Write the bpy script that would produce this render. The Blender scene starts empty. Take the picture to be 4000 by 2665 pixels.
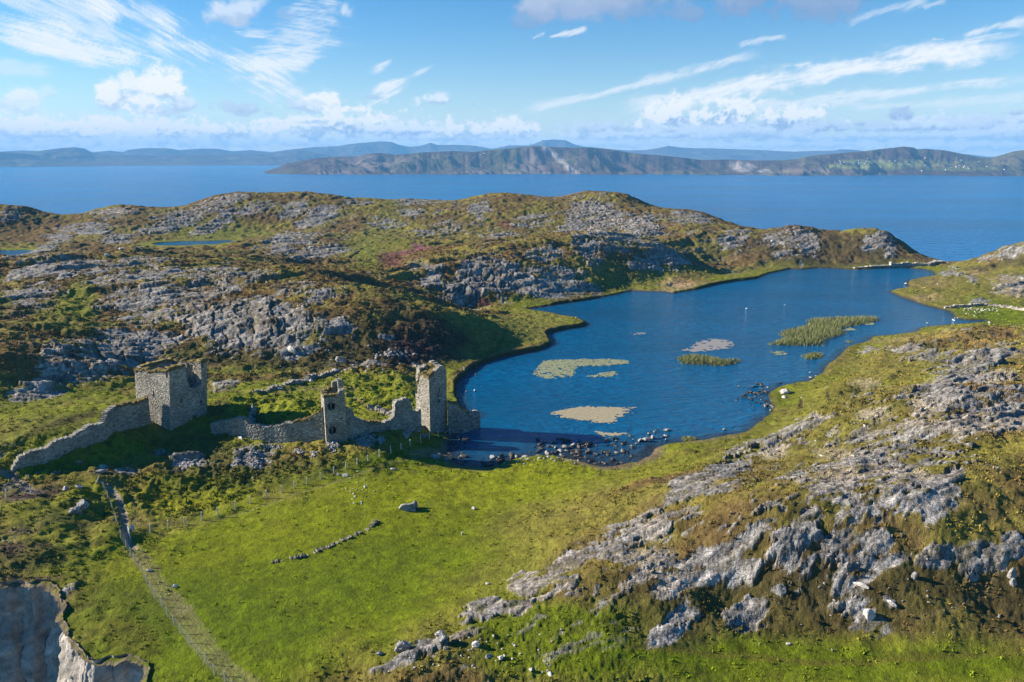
EXPOSURE = 1.36; HAZE = 8e-5; CLOUD = .415
import bpy, math, random
import numpy as np
from mathutils import Vector
rng = random.Random(7)
R = math.radians
SC = bpy.context.scene
COL = SC.collection

# ------------------------------------------------------------------ camera model (photo pixels are 4000 x 2665)
F, CX, CY, PITCH, H = 2965.0, 2000.0, 1332.5, R(13.7), 51.0     # lake surface is z = 0
SEA = -49.0
cp, sp = math.cos(PITCH), math.sin(PITCH)
def ray(px, py):
    u = (px - CX) / F; v = (py - CY) / F
    return u, cp - v * sp, -sp - v * cp
def at_z(px, py, z=0.0):
    u, dy, dz = ray(px, py); t = (z - H) / dz
    return u * t, dy * t
def at_y(px, py, Y):
    u, dy, dz = ray(px, py); t = Y / dy
    return u * t, Y, H + dz * t
def to_px(x, y, z):
    zz = z - H
    f = y * cp - zz * sp; up = y * sp + zz * cp
    return CX + F * x / f, CY - F * up / f

# ------------------------------------------------------------------ noise
def h2(ix, iy, s):
    n = (ix.astype(np.int64) * 374761393 + iy.astype(np.int64) * 668265263 + s * 2147483647 + 1013) & 0xffffffff
    n = ((n ^ (n >> 13)) * 1274126177) & 0xffffffff
    n = ((n ^ (n >> 16)) * 2246822519) & 0xffffffff
    return ((n ^ (n >> 15)) & 0xffffff).astype(np.float32) / np.float32(0xffffff)
def vn(x, y, s=0):
    x = np.asarray(x, dtype=np.float32); y = np.asarray(y, dtype=np.float32)
    fx = np.floor(x); fy = np.floor(y); ix = fx.astype(np.int64); iy = fy.astype(np.int64)
    tx = x - fx; ty = y - fy
    tx = tx * tx * tx * (tx * (tx * 6 - 15) + 10); ty = ty * ty * ty * (ty * (ty * 6 - 15) + 10)
    a = h2(ix, iy, s); b = h2(ix + 1, iy, s); c = h2(ix, iy + 1, s); d = h2(ix + 1, iy + 1, s)
    return a + (b - a) * tx + (c - a) * ty + (a - b - c + d) * tx * ty
def fbm(x, y, oct=4, s=0, gain=.5):
    t = 0; a = 1; n = 0; c, q = .8, .6
    x = np.asarray(x, dtype=np.float32); y = np.asarray(y, dtype=np.float32)
    for i in range(oct):
        t = t + a * vn(x, y, s + i * 17); n += a; a *= gain
        x, y = (c * x - q * y) * 2.03 + 13.7, (q * x + c * y) * 2.03 + 7.1
    return t / n            # 0..1
def worley(x, y, s=0):
    fx = np.floor(x); fy = np.floor(y)
    f1 = np.full(x.shape, 9., np.float32); f2 = f1.copy()
    bx = np.zeros_like(f1); by = bx.copy(); ra = bx.copy(); rb = bx.copy(); rc = bx.copy()
    for i in (-1, 0, 1):
        for j in (-1, 0, 1):
            cx = fx + i; cy = fy + j
            hx = h2(cx, cy, s); hy = h2(cx, cy, s + 5)
            dx = x - cx - hx; dy = y - cy - hy
            d = np.sqrt(dx * dx + dy * dy)
            m = d < f1
            f2 = np.where(m, f1, np.minimum(f2, d)); f1 = np.where(m, d, f1)
            bx = np.where(m, dx, bx); by = np.where(m, dy, by)
            ra = np.where(m, h2(cx, cy, s + 9), ra); rb = np.where(m, h2(cx, cy, s + 11), rb); rc = np.where(m, hx * .6 + hy * .4, rc)
    return f1, f2, bx, by, ra, rb, rc
def ss(a, b, x):
    t = np.clip((x - a) / (b - a), 0, 1); return t * t * (3 - 2 * t)
def interp(x, pts):
    xs = [p[0] for p in pts]; ys = [p[1] for p in pts]
    return np.interp(x, xs, ys)

# ------------------------------------------------------------------ object helpers
def link(name, verts, faces, mat=None, parent=None, smooth=False):
    me = bpy.data.meshes.new(name)
    me.from_pydata([tuple(map(float, v)) for v in verts], [], faces)
    if mat: me.materials.append(mat)
    if smooth: me.polygons.foreach_set('use_smooth', [True] * len(me.polygons))
    me.update()
    o = bpy.data.objects.new(name, me); COL.objects.link(o)
    if parent: o.parent = parent
    return o
def grid_mesh(name, P, mat, keep=None, smooth=True, attrs=None):
    """P: (n, m, 3) array of points -> a quad sheet"""
    n, m = P.shape[:2]
    me = bpy.data.meshes.new(name)
    idx = np.arange(n * m).reshape(n, m)
    q = np.stack([idx[:-1, :-1], idx[:-1, 1:], idx[1:, 1:], idx[1:, :-1]], -1).reshape(-1, 4)
    if keep is not None: q = q[keep.reshape(-1)]
    used = np.zeros(n * m, bool); used[q.reshape(-1)] = True
    new = np.cumsum(used) - 1
    q = new[q]; V = P.reshape(-1, 3)[used]
    me.vertices.add(len(V)); me.vertices.foreach_set('co', V.astype(np.float32).reshape(-1))
    me.loops.add(q.size); me.loops.foreach_set('vertex_index', q.reshape(-1).astype(np.int32))
    me.polygons.add(len(q)); me.polygons.foreach_set('loop_start', np.arange(0, q.size, 4, dtype=np.int32))
    me.polygons.foreach_set('use_smooth', np.full(len(q), smooth))
    for k, a in (attrs or {}).items():
        a = np.asarray(a, np.float32)
        if a.ndim == 3:
            at = me.attributes.new(k, 'FLOAT_COLOR', 'POINT')
            c = np.ones((used.sum(), 4), np.float32); c[:, :3] = a.reshape(-1, 3)[used]
            at.data.foreach_set('color', c.reshape(-1))
        else:
            at = me.attributes.new(k, 'FLOAT', 'POINT'); at.data.foreach_set('value', a.reshape(-1)[used])
    if mat: me.materials.append(mat)
    me.update(calc_edges=True); me.validate()
    o = bpy.data.objects.new(name, me); COL.objects.link(o)
    return o
def tag(o, label=None, cat=None, group=None, kind=None):
    if label: o['label'] = label
    if cat: o['category'] = cat
    if group: o['group'] = group
    if kind: o['kind'] = kind
    return o
def empty(name, loc, rz=0):
    o = bpy.data.objects.new(name, None); COL.objects.link(o)
    o.location = loc; o.rotation_euler = (0, 0, rz); o.empty_display_size = .3
    return o

# ------------------------------------------------------------------ node helpers
class NT:
    def __init__(s, m):
        m.use_nodes = True; s.t = m.node_tree; s.t.nodes.clear()
    def n(s, kind, **kw):
        nd = s.t.nodes.new(kind)
        for k, v in kw.items():
            if k.startswith('i_'):
                key = k[2:]
                sock = nd.inputs[int(key)] if key.isdigit() else nd.inputs[key.replace('__', ' ')]
                if hasattr(v, 'is_output'): s.t.links.new(v, sock)
                else: sock.default_value = v
            else: setattr(nd, k, v)
        return nd
    def l(s, a, b): s.t.links.new(a, b)
    def math(s, op, a, b=None, clamp=False):
        nd = s.t.nodes.new('ShaderNodeMath'); nd.operation = op; nd.use_clamp = clamp
        for i, v in enumerate((a, b)):
            if v is None: continue
            if hasattr(v, 'is_output'): s.t.links.new(v, nd.inputs[i])
            else: nd.inputs[i].default_value = v
        return nd.outputs[0]
    def mix(s, f, a, b, blend='MIX'):
        nd = s.t.nodes.new('ShaderNodeMix'); nd.data_type = 'RGBA'; nd.blend_type = blend
        for sock, v in ((nd.inputs[0], f), (nd.inputs[6], a), (nd.inputs[7], b)):
            if hasattr(v, 'is_output'): s.t.links.new(v, sock)
            elif isinstance(v, (int, float)): sock.default_value = v
            else: sock.default_value = (*v, 1)
        return nd.outputs[2]
    def ramp(s, f, stops):
        nd = s.t.nodes.new('ShaderNodeValToRGB'); e = nd.color_ramp.elements
        while len(e) < len(stops): e.new(.5)
        for k, (p, c) in enumerate(stops):
            e[k].position = p; e[k].color = (*c, 1) if not isinstance(c, (int, float)) else (c, c, c, 1)
        s.t.links.new(f, nd.inputs[0]); return nd.outputs[0]
    def noise(s, vec, scale, detail=4, rough=.55, dist=0):
        nd = s.n('ShaderNodeTexNoise', i_Scale=scale, i_Detail=detail, i_Roughness=rough, i_Distortion=dist)
        if vec is not None: s.l(vec, nd.inputs['Vector'])
        return nd.outputs['Fac']
    def mapping(s, vec, scale=(1, 1, 1), rot=(0, 0, 0)):
        nd = s.n('ShaderNodeMapping', i_Scale=scale, i_Rotation=rot); s.l(vec, nd.inputs['Vector']); return nd.outputs[0]
    def bump(s, h, strength=.5, dist=.1, normal=None):
        nd = s.n('ShaderNodeBump', i_Strength=strength, i_Distance=dist); s.l(h, nd.inputs['Height'])
        if normal is not None: s.l(normal, nd.inputs['Normal'])
        return nd.outputs[0]
    def principled(s, **kw):
        b = s.n('ShaderNodeBsdfPrincipled', **kw); o = s.n('ShaderNodeOutputMaterial'); s.l(b.outputs[0], o.inputs[0]); return b
def mat(name): return bpy.data.materials.new(name)
# ================================================================== THE LAND
LAKE_PX = [(1870,1622),(1835,1632),(1790,1655),(1758,1690),(1748,1730),(1748,1775),(1765,1805),(1800,1818),(1850,1822),(1900,1826),(1945,1815),(2000,1797),
 (2060,1788),(2110,1782),(2160,1783),(2200,1790),(2260,1798),(2310,1814),(2360,1824),(2410,1820),(2480,1803),(2535,1782),(2562,1750),(2600,1738),
 (2660,1728),(2740,1718),(2830,1702),(2910,1690),(2950,1662),(2975,1640),(3005,1618),(3022,1590),(3005,1560),(3000,1540),(3040,1512),(3100,1500),(3155,1492),(3205,1465),
 (3228,1432),(3275,1398),(3310,1362),(3345,1348),(3390,1335),(3408,1318),(3500,1310),(3570,1300),(3600,1282),(3700,1272),(3780,1266),(3868,1258),
 (3850,1252),(3790,1251),(3735,1243),(3712,1216),(3668,1206),(3612,1192),(3560,1172),(3532,1165),(3492,1146),(3475,1140),(3520,1134),(3562,1124),
 (3545,1112),(3552,1098),(3600,1086),(3655,1078),(3652,1068),(3638,1057),(3600,1051),(3540,1046),(3480,1047),(3350,1054),(3310,1052),(3250,1048),(3190,1047),(3130,1053),
 (3090,1050),(3000,1070),(2950,1090),(2870,1100),(2800,1112),(2720,1132),(2630,1146),(2600,1140),(2540,1139),(2470,1136),(2400,1152),(2300,1172),(2200,1186),(2100,1202),
 (2062,1208),(2075,1214),(2130,1220),(2230,1240),(2265,1250),(2296,1268),(2260,1280),(2210,1286),(2150,1300),(2138,1310),(2150,1330),(2158,1345),(2110,1367),(2050,1380),
 (1990,1388),(1930,1405),(1880,1425),(1840,1452),(1800,1480),(1784,1510),(1782,1540),(1795,1565),(1795,1590),(1815,1612),(1840,1612)]
POND1_PX = [(-60,985),(20,979),(110,977),(135,980),(105,990),(60,999),(0,998),(-60,1000)]
POND2_PX = [(600,953),(640,948),(720,943),(820,942),(900,939),(925,942),(890,949),(830,957),(770,957),(730,961),(660,961),(610,959)]
lake = np.array([at_z(*p) for p in LAKE_PX]); PZ = 10.0
pond1 = np.array([at_z(*p, PZ) for p in POND1_PX]); pond2 = np.array([at_z(*p, PZ) for p in POND2_PX])

CPT = [  # (photo x, photo y, distance ahead in metres)
 (-400,800,420),(0,800,430),(100,806,430),(210,840,440),(330,830,445),(450,803,450),(600,810,455),(700,808,460),(830,770,470),(930,752,480),(1060,755,490),
 (1200,750,495),(1340,768,495),(1500,779,495),(1640,780,500),(1780,784,505),(1900,757,510),(2040,762,515),(2170,774,515),(2280,748,515),(2380,756,510),(2450,758,500),
 (2510,795,490),(2650,820,480),(2740,827,475),(2860,870,455),(2960,895,430),(3010,898,415),(3100,877,408),(3200,905,402),(3270,917,398),(3400,898,398),(3470,908,395),
 (3540,965,388),(3610,1000,378),(3700,1030,366),(3790,1029,365),(3860,1005,360),(3910,965,352),(4000,943,350),(4300,940,350),
 (300,900,395),(100,900,400),(600,925,388),(1000,900,420),(1500,880,430),(2000,860,440),(2300,840,455),(2300,925,395),(2700,920,390),(2700,1000,365),
 (1750,1195,253),(2000,1195,257),(2350,1150,278),(1800,1030,285),(2100,1000,300),(2350,960,320),(2400,1100,295),(1900,950,365),(2200,930,375),(1500,950,370),(1450,1050,290),
 (1250,1000,340),(1130,930,370),(2550,940,345),(2550,1075,310),(2750,1050,335),(2900,1000,370),(3100,960,380),(3100,1030,355),(3400,960,380),(3420,1025,360),(3270,1020,365),
 (1620,1110,262),(1640,1180,240),
 (0,1090,235),(250,1020,255),(500,1040,245),(800,1040,240),(1100,1065,228),(1350,1100,218),(1550,1150,208),(1700,1220,200),(1800,1290,196),(1900,1340,192),(500,990,300),
 (1850,1390,185),(1600,1430,172),(1300,1420,170),(1000,1420,168),(700,1440,163),(400,1500,148),(100,1560,136),(1000,1240,190),(600,1250,190),(1400,1250,188),(300,1300,172),(0,1300,165),
 (0,1450,141),(0,1600,128),(-300,1300,165),(-300,1600,128),(-300,1050,250),
 (100,1700,116),(35,1840,108),(300,1750,115),(560,1640,128),(663,1690,126),(800,1655,130),(1000,1500,153),(1400,1550,147),(1000,1600,136),(1100,1725,123.5),(1275,1738,121),(1355,1720,123),(1500,1690,128),(1600,1655,132),(1680,1662,133),
 (1770,1640,134.5),(1250,1600,138),(1600,1540,150),
 (700,1850,112),(1200,1850,112),(1600,1780,120),(600,2050,95),(1300,2000,98),(1700,1950,104),(2100,1900,109),(2500,1850,113.5),(1300,2300,78),(900,2400,72),(800,2600,63),(1400,2600,62),(1400,2450,70),
 (2000,2100,90),(2000,2250,78),(2300,2120,82),(2500,2000,88),(2700,1850,102),(1700,2450,68),(1600,2600,61),(2700,1980,86),(2300,2400,69),(2500,2250,74),
 (3000,1750,121),(3200,1700,121),(3200,1600,136),(3100,1850,97),(3400,1600,128),(3400,1750,108),(3600,1500,145),(3600,1400,172),(3600,1320,204),(3400,1345,200),(3750,1280,206),(3850,1285,205),(4000,1320,190),(4300,1320,190),
 (4000,1500,135),(4300,1500,135),(3800,1650,110),(4000,1800,93),(4300,1800,93),(3600,2000,79),(3900,2000,80),(4300,2000,80),(3000,2050,77),(2900,2330,73),(3300,2400,70),(3900,2400,70),(4300,2400,70),(3900,2665,61),(3300,2665,61),(2500,2665,60),(2500,2450,67.5),
 (4300,2665,61),(3500,2900,54),(2500,2900,54),(1500,2900,54),(900,2800,57),
 (3800,1150,272),(4000,1100,290),(3700,1100,302),(3900,1060,318),(3950,1000,340),(4000,1200,252),(4000,1240,236),(4300,1200,252),
 (0,1900,104),(250,1900,104),(0,2050,89),(400,2050,93),(200,2150,83),(300,2250,79),(180,2285,77),(0,2285,76.5),(560,2570,65),(560,2665,61),(450,2350,74),(600,2250,80),(-300,2000,92),(-300,2285,76),
]
pts = [at_y(*c) for c in CPT]
for c in CPT[:41]:
    q = at_y(*c); r_ = math.hypot(q[0], q[1]); pts.append((q[0] * (r_ + 38) / r_, q[1] * (r_ + 38) / r_, q[2] - 7))
SKY = sorted((math.degrees(math.atan2(q[0], q[1])), math.hypot(q[0], q[1])) for q in [at_y(*c) for c in CPT[:41]])
for i, (x, y) in enumerate(lake):
    if i % 2 == 0: pts.append((x, y, .5))
for p in list(pond1)[::2] + list(pond2)[::2]: pts.append((p[0], p[1], PZ + .3))
pts = np.array(pts)
S0 = 100.0
def _k(d2): return np.where(d2 > 1e-12, d2 * np.log(np.maximum(d2, 1e-12)), 0)
_n = len(pts); _A = np.zeros((_n + 3, _n + 3)); _X = pts[:, :2] / S0
_A[:_n, :_n] = _k(((_X[:, None] - _X[None]) ** 2).sum(-1)) + np.eye(_n) * .0035
_A[:_n, _n] = 1; _A[:_n, _n + 1:] = _X; _A[_n, :_n] = 1; _A[_n + 1:, :_n] = _X.T
_w = np.linalg.solve(_A, np.concatenate([pts[:, 2], [0, 0, 0]]))
def tps(x, y):
    sh = x.shape; x = (x.reshape(-1) / S0).astype(np.float32); y = (y.reshape(-1) / S0).astype(np.float32)
    out = np.empty(x.size, np.float32); W = _w.astype(np.float32); X = _X.astype(np.float32)
    for a in range(0, x.size, 30000):
        b = a + 30000
        d2 = (x[a:b, None] - X[None, :, 0]) ** 2 + (y[a:b, None] - X[None, :, 1]) ** 2
        out[a:b] = (d2 * np.log(np.maximum(d2, 1e-12))) @ W[:_n] + W[_n] + W[_n + 1] * x[a:b] + W[_n + 2] * y[a:b]
    return out.reshape(sh)
def sdf(poly, x, y):
    """signed distance, positive outside"""
    d = np.full(x.shape, 1e9, np.float32); ins = np.zeros(x.shape, bool); n = len(poly)
    for i in range(n):
        ax, ay = poly[i]; bx, by = poly[(i + 1) % n]
        ex, ey = bx - ax, by - ay
        t = np.clip(((x - ax) * ex + (y - ay) * ey) / (ex * ex + ey * ey), 0, 1)
        d = np.minimum(d, (x - ax - t * ex) ** 2 + (y - ay - t * ey) ** 2)
        c = (ay > y) != (by > y)
        if abs(ey) > 1e-9: ins ^= c & (x < ex * (y - ay) / ey + ax)
    d = np.sqrt(d); return np.where(ins, -d, d)

# ---- polar sheet: columns by bearing, rings by distance (finer near the viewer's hill)
AZ = np.arange(-46, 46.01, .07)
rr = [38.0]
while rr[-1] < 640: rr.append(rr[-1] + .11 + .0021 * rr[-1])
RR = np.array(rr)
GX = (np.sin(np.radians(AZ))[None] * RR[:, None]).astype(np.float32)
GY = (np.cos(np.radians(AZ))[None] * RR[:, None]).astype(np.float32)
ZB = tps(GX, GY)
# outer edge of the land: past the skyline it falls to the sea
EDGE = [(-46, 560), (-34, 530), (-24, 530), (-18, 545), (-8, 540), (0, 560), (6, 560), (9.5, 545), (11, 535), (14, 510), (17, 478), (19, 462), (22, 462), (24.5, 468), (26, 460), (27.5, 446), (30, 446), (34, 452), (46, 460)]
ed = interp(AZ, SKY)[None] + 12 + 12 * (fbm(AZ[None] * .8, RR[:, None] * 0 + 3, 3, 5) - .5)
fall = ss(0, 60, RR[:, None] - ed)

# ---- ray against the smooth land (for placing patches and things)
def base_z(x, y):
    az = math.degrees(math.atan2(x, y)); r = math.hypot(x, y)
    fi = (az - AZ[0]) / .07; fj = float(np.interp(r, RR, np.arange(len(RR))))
    i = int(min(max(fi, 0), len(AZ) - 2)); j = int(min(max(fj, 0), len(RR) - 2)); a = fi - i; b = fj - j
    Z = base_z.Z
    return float((Z[j, i] * (1 - a) + Z[j, i + 1] * a) * (1 - b) + (Z[j + 1, i] * (1 - a) + Z[j + 1, i + 1] * a) * b)
base_z.Z = ZB
def hit(px, py, far=620):
    u, dy, dz = ray(px, py); h = math.hypot(u, dy); t = 40 / h; prev = t
    while t * h < far:
        z = H + dz * t
        if z < base_z(u * t, dy * t):
            lo, hi = prev, t
            for _ in range(18):
                m = (lo + hi) / 2
                if H + dz * m < base_z(u * m, dy * m): hi = m
                else: lo = m
            t = hi; return u * t, dy * t, H + dz * t
        prev = t; t += .6 / h + t * .002
    return None
def ell(px, py, rx, ry, rot=0):
    """an ellipse drawn on the land -> centre and the two half axes on the ground (metres)"""
    c = hit(px, py)
    if c is None: return None
    e = 3.0
    gx = (base_z(c[0] + e, c[1]) - base_z(c[0] - e, c[1])) / (2 * e); gy = (base_z(c[0], c[1] + e) - base_z(c[0], c[1] - e)) / (2 * e)
    dist = math.hypot(c[0], c[1]); co, si = math.cos(R(rot)), math.sin(R(rot))
    ax = []
    for vx, vy, rr_ in ((co, si, rx), (-si, co, ry)):
        u, dy, dz = ray(px + vx * 6, py + vy * 6)
        den = dz - gx * u - gy * dy
        if abs(den) < .07: den = -.07
        t = (c[2] - gx * c[0] - gy * c[1] - H) / den
        a = np.array([u * t - c[0], dy * t - c[1]]) * rr_ / 6
        L = np.hypot(*a); M = rr_ * dist / F * 7
        if L > M: a *= M / L
        ax.append(a)
    return c, ax[0], ax[1]
def splat(acc, spec, val, soft=.35, add=False, warp=None):
    e = ell(*spec)
    if e is None: return
    c, a, b = e; det = a[0] * b[1] - a[1] * b[0]
    if abs(det) < 1e-4: return
    rad = (np.hypot(*a) + np.hypot(*b)) * 1.5
    r0 = math.hypot(c[0], c[1]); j0, j1 = np.searchsorted(RR, [r0 - rad, r0 + rad])
    da = math.degrees(min(rad / r0, 1)); a0 = math.degrees(math.atan2(c[0], c[1])); i0, i1 = np.searchsorted(AZ, [a0 - da, a0 + da])
    sl = (slice(j0, j1), slice(i0, i1))
    x = GX[sl] - c[0]; y = GY[sl] - c[1]
    p = (x * b[1] - y * b[0]) / det; q = (y * a[0] - x * a[1]) / det
    d = np.sqrt(p * p + q * q)
    if warp is not None: d = d + warp[sl]
    m = 1 - ss(1 - soft, 1 + soft, d)
    if add: acc[sl] += m * val
    elif isinstance(val, tuple): acc[sl] = acc[sl] * (1 - m[..., None] * val[3]) + np.array(val[:3], np.float32) * m[..., None] * val[3]
    else: acc[sl] = np.maximum(acc[sl], m * val)

# ---- masks
dl = sdf(lake, GX, GY); dp1 = sdf(pond1, GX, GY); dp2 = sdf(pond2, GX, GY); dp = np.minimum(dp1, dp2)
W1 = (fbm(GX * .12, GY * .12, 4, 31) - .5) * 1.1
CA, SA = math.cos(R(64)), math.sin(R(64))           # strike of the beds: from near left to far right
US = GX * SA + GY * CA; VS = GX * CA - GY * SA      # along / across strike
flat = np.zeros_like(GX)
for s in [(1300,2150,900,350,-10,1),(700,1600,900,140,0,1),(1500,1560,500,100,0,1),(2100,1300,250,90,0,1),(3850,1150,350,110,0,1),(600,2200,500,250,0,.7),(1800,1900,900,100,0,1),(1500,960,150,50,0,.6),
          (3300,2600,900,120,0,.8),(2700,1080,250,40,0,.8),(3500,1430,350,90,0,.6),(300,2000,300,120,0,.8),(800,900,200,40,0,.5)]:
    splat(flat, s[:5], s[5])
flat = np.maximum(flat, 1 - ss(4, 16, dl)); flat = np.maximum(flat, 1 - ss(3, 10, dp)); hill = 1 - flat
ROCKS = [  # px, py, rx, ry, rot, strength
 (40,835,60,30,0,1),(450,830,110,22,-5,.9),(700,860,150,40,-20,1),(900,775,80,22,-20,.9),(830,885,100,28,-25,1),(1000,810,90,24,-15,.8),(1140,820,60,30,-20,.9),(1240,850,85,32,-25,1),
 (1640,785,90,14,0,.7),(1400,790,60,10,0,.7),(330,895,120,22,0,.9),(230,925,60,16,0,.9),(450,938,70,22,0,1),(150,985,90,25,-20,.9),(330,985,50,20,-10,.9),(250,1040,220,42,0,.9),(50,1085,40,14,-20,1),
 (560,1015,90,20,0,.8),(900,1250,200,100,0,1),(1050,1230,170,95,-10,1),(500,1340,220,90,-10,.92),(700,1150,280,75,-10,.85),(300,1430,190,75,-20,.95),(1250,1280,130,55,0,.85),(1000,1300,260,65,0,.9),
 (550,1080,200,40,-10,.75),(900,1070,200,35,5,.66),(1200,1130,180,50,10,.62),(150,1530,110,40,-15,.8),(130,1150,150,50,0,.55),(1450,1420,60,20,0,.6),(1120,1355,25,22,20,1),(1500,1330,60,25,0,.5),
 (2350,850,120,65,10,1),(2250,900,100,35,-20,1),(2500,885,80,50,10,1),(2700,850,100,28,10,.85),(2420,920,150,28,0,.8),(2100,860,100,30,-10,.6),(1900,1070,130,60,0,.9),(1800,1135,115,70,-25,1),(1930,1050,120,60,0,.9),
 (2100,1110,210,60,0,.85),(2210,1080,90,60,10,.85),(1640,1040,40,30,0,.8),(1690,1085,60,40,-45,.95),(2300,965,65,60,30,1),(2120,990,80,32,0,.85),(2600,985,100,55,0,.9),(2650,1010,55,40,0,.9),
 (1130,930,120,38,-10,.8),(1270,990,110,28,0,.8),(1180,1015,70,18,0,.7),(1500,870,70,24,0,.7),(1870,825,50,45,-40,.9),(1700,900,120,22,-10,.6),(1970,930,70,25,0,.7),(1640,830,80,20,0,.6),
 (3080,930,110,50,0,.85),(3150,960,60,45,60,.85),(3440,935,55,28,0,.95),(3410,960,45,16,-15,.9),(3480,975,22,42,20,1),(2870,930,75,38,-30,.85),(3080,990,60,16,0,.8),(3130,1030,10,20,0,1),
 (3960,985,80,35,0,.95),(3720,1068,45,16,0,.9),(3830,1180,45,13,0,1),(3960,1110,75,40,0,.9),(3800,1090,32,14,0,.85),(3880,1015,60,25,0,.6),
 (3800,1430,150,70,-15,.85),(3700,1520,180,60,-15,.85),(3900,1550,150,90,0,.9),(3550,1560,100,40,-10,.62),(3600,1640,70,34,0,.8),(3370,1560,50,20,0,.7),(3380,1362,40,13,0,.8),(3500,1370,110,16,0,.65),(3620,1395,110,22,-5,.62),
 (3100,1685,120,48,-15,.95),(3010,1745,80,34,0,.85),(3620,1690,130,50,-25,.85),(3750,1590,120,90,-10,.9),(3200,1850,200,60,10,.8),(3400,1800,150,55,0,.75),(3680,1900,110,60,-45,.85),(3300,1700,90,28,0,.6),
 (2850,1830,110,52,-20,.9),(2700,1890,125,48,-25,.95),(2680,1990,90,40,-10,.8),(2560,2020,110,42,-15,.9),(2480,2130,170,62,-20,1),(2330,2110,110,40,-35,.8),(2230,2200,150,42,-30,.95),(2050,2280,85,62,-30,.9),
 (1900,2390,110,52,-35,.85),(1820,2460,85,42,-20,.9),(1680,2530,70,36,-10,.8),(2800,2200,130,80,-30,.85),(2900,2240,80,60,-30,.9),(2640,2290,95,60,-20,.85),(2650,2430,120,45,-45,.8),(2920,2410,100,75,-40,.9),(2600,2160,60,30,0,.8),
 (3130,2100,120,105,-30,1),(3240,2130,70,90,0,1),(3420,2100,65,50,0,1),(3480,2190,80,26,-15,1),(3650,2170,75,45,0,1),(3840,2190,95,65,0,1),(3300,2000,200,60,0,.85),(3500,1960,150,50,0,.75),(3960,2120,50,60,0,.8),
 (2700,2100,720,110,-27,.44),(3250,1950,480,150,-12,.48),(3600,1650,420,190,-15,.48),(2250,2260,420,60,-30,.6),(3380,2410,40,24,-20,1),(3040,2300,30,25,0,1),(3470,2350,30,18,30,.9),(3260,2370,30,20,0,.85),(3800,2260,30,20,0,.8),
 (625,1770,35,20,0,.95),(720,1805,70,25,0,.85),(1000,1815,70,50,0,.65),(400,1838,28,16,-20,1),(490,1842,45,13,0,.95),(870,1510,55,20,-15,.95),(1320,1500,60,8,0,.8),(985,1620,10,35,10,.9),(280,2300,40,16,-20,.8),
 (300,1968,30,22,0,.2),(380,1950,30,10,0,.8),(2340,2330,30,15,0,.6),(1560,2590,110,22,-25,.7),(1450,2630,90,18,-20,.6),(2050,1665,10,5,0,0),
]
RK = np.zeros_like(GX)
for s in ROCKS: splat(RK, s[:5], s[5], soft=.5, warp=W1)
n1 = fbm(US * .09, VS * .22, 5, 3); n2 = fbm(US * .35, VS * .8, 4, 41); n3 = fbm(GX * .03, GY * .03, 3, 77)
wild = .19 * hill * ss(.40, .62, n3)               # odd outcrops anywhere on the hills
n4 = fbm(US * .9, VS * 2.1, 4, 43)
rraw = np.maximum(RK, wild) * .92 + (n1 - .5) * 1.15 + (n2 - .5) * 1.15 + (n4 - .5) * .95
rock = ss(.47, .60, rraw) * ss(.02, .3, np.maximum(RK, wild))
BIG = np.zeros_like(GX)                              # where the beds stand out as blocks and slabs
for s in [(900,1250,190,90,0,1),(1080,1240,170,90,-10,1),(500,1350,160,60,0,.8),(300,1430,120,60,-10,.7),(1800,1130,130,80,-20,1),(1930,1060,150,80,0,1),(2350,860,150,70,10,.9),(2500,885,80,50,0,.9),(2300,965,80,70,0,.8),
          (3200,2130,130,90,0,.55),(3430,2120,70,60,0,.5),(3830,2200,110,80,0,.6),(3650,2170,70,50,0,.6),(2920,2420,90,70,-30,.35),(40,840,60,35,0,1),(700,880,260,60,-15,.7),(450,940,80,25,0,.8),(2480,2130,120,50,-20,.2),(3450,960,70,60,0,.7)]: splat(BIG, s[:5], s[5], soft=.5)
near_r = ss(70, 150, RR[:, None]) * .5 + .5
BIG = (.22 + .78 * BIG) * near_r
rock *= ss(.3, 1.2, dl)

# ---- heights
Z = ZB.copy()
warp = (fbm(GX * .04, GY * .04, 3, 11) - .5) * 26
tb = (VS + warp) / 17.0; fr = tb - np.floor(tb); bandr = h2(np.floor(tb), np.floor(tb) * 0, 3)
saw = np.where(fr < .78, fr / .78, (1 - fr) / .22)
lhill = np.zeros_like(GX); splat(lhill, (900,1220,800,260,0), 1)
amp = hill * (1 - .6 * lhill) * (.5 + 1.6 * bandr) * ss(.35, .6, fbm(US * .02 + 5, VS * .05, 3, 21)) * np.clip(RR[:, None] / 130, .45, 1.15)
amp *= (1 - .75 * ss(360, 420, RR[:, None])) * (.22 + .78 * ss(95, 165, RR[:, None]))
Z += amp * (saw - .4)
Z += hill * (fbm(GX * .06, GY * .06, 4, 61) - .5) * 3.0 * np.clip(RR[:, None] / 150, .4, 1) * (1 - .7 * ss(380, 440, RR[:, None]))
Z += (fbm(GX * .1, GY * .1, 3, 62) - .5) * .7
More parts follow.
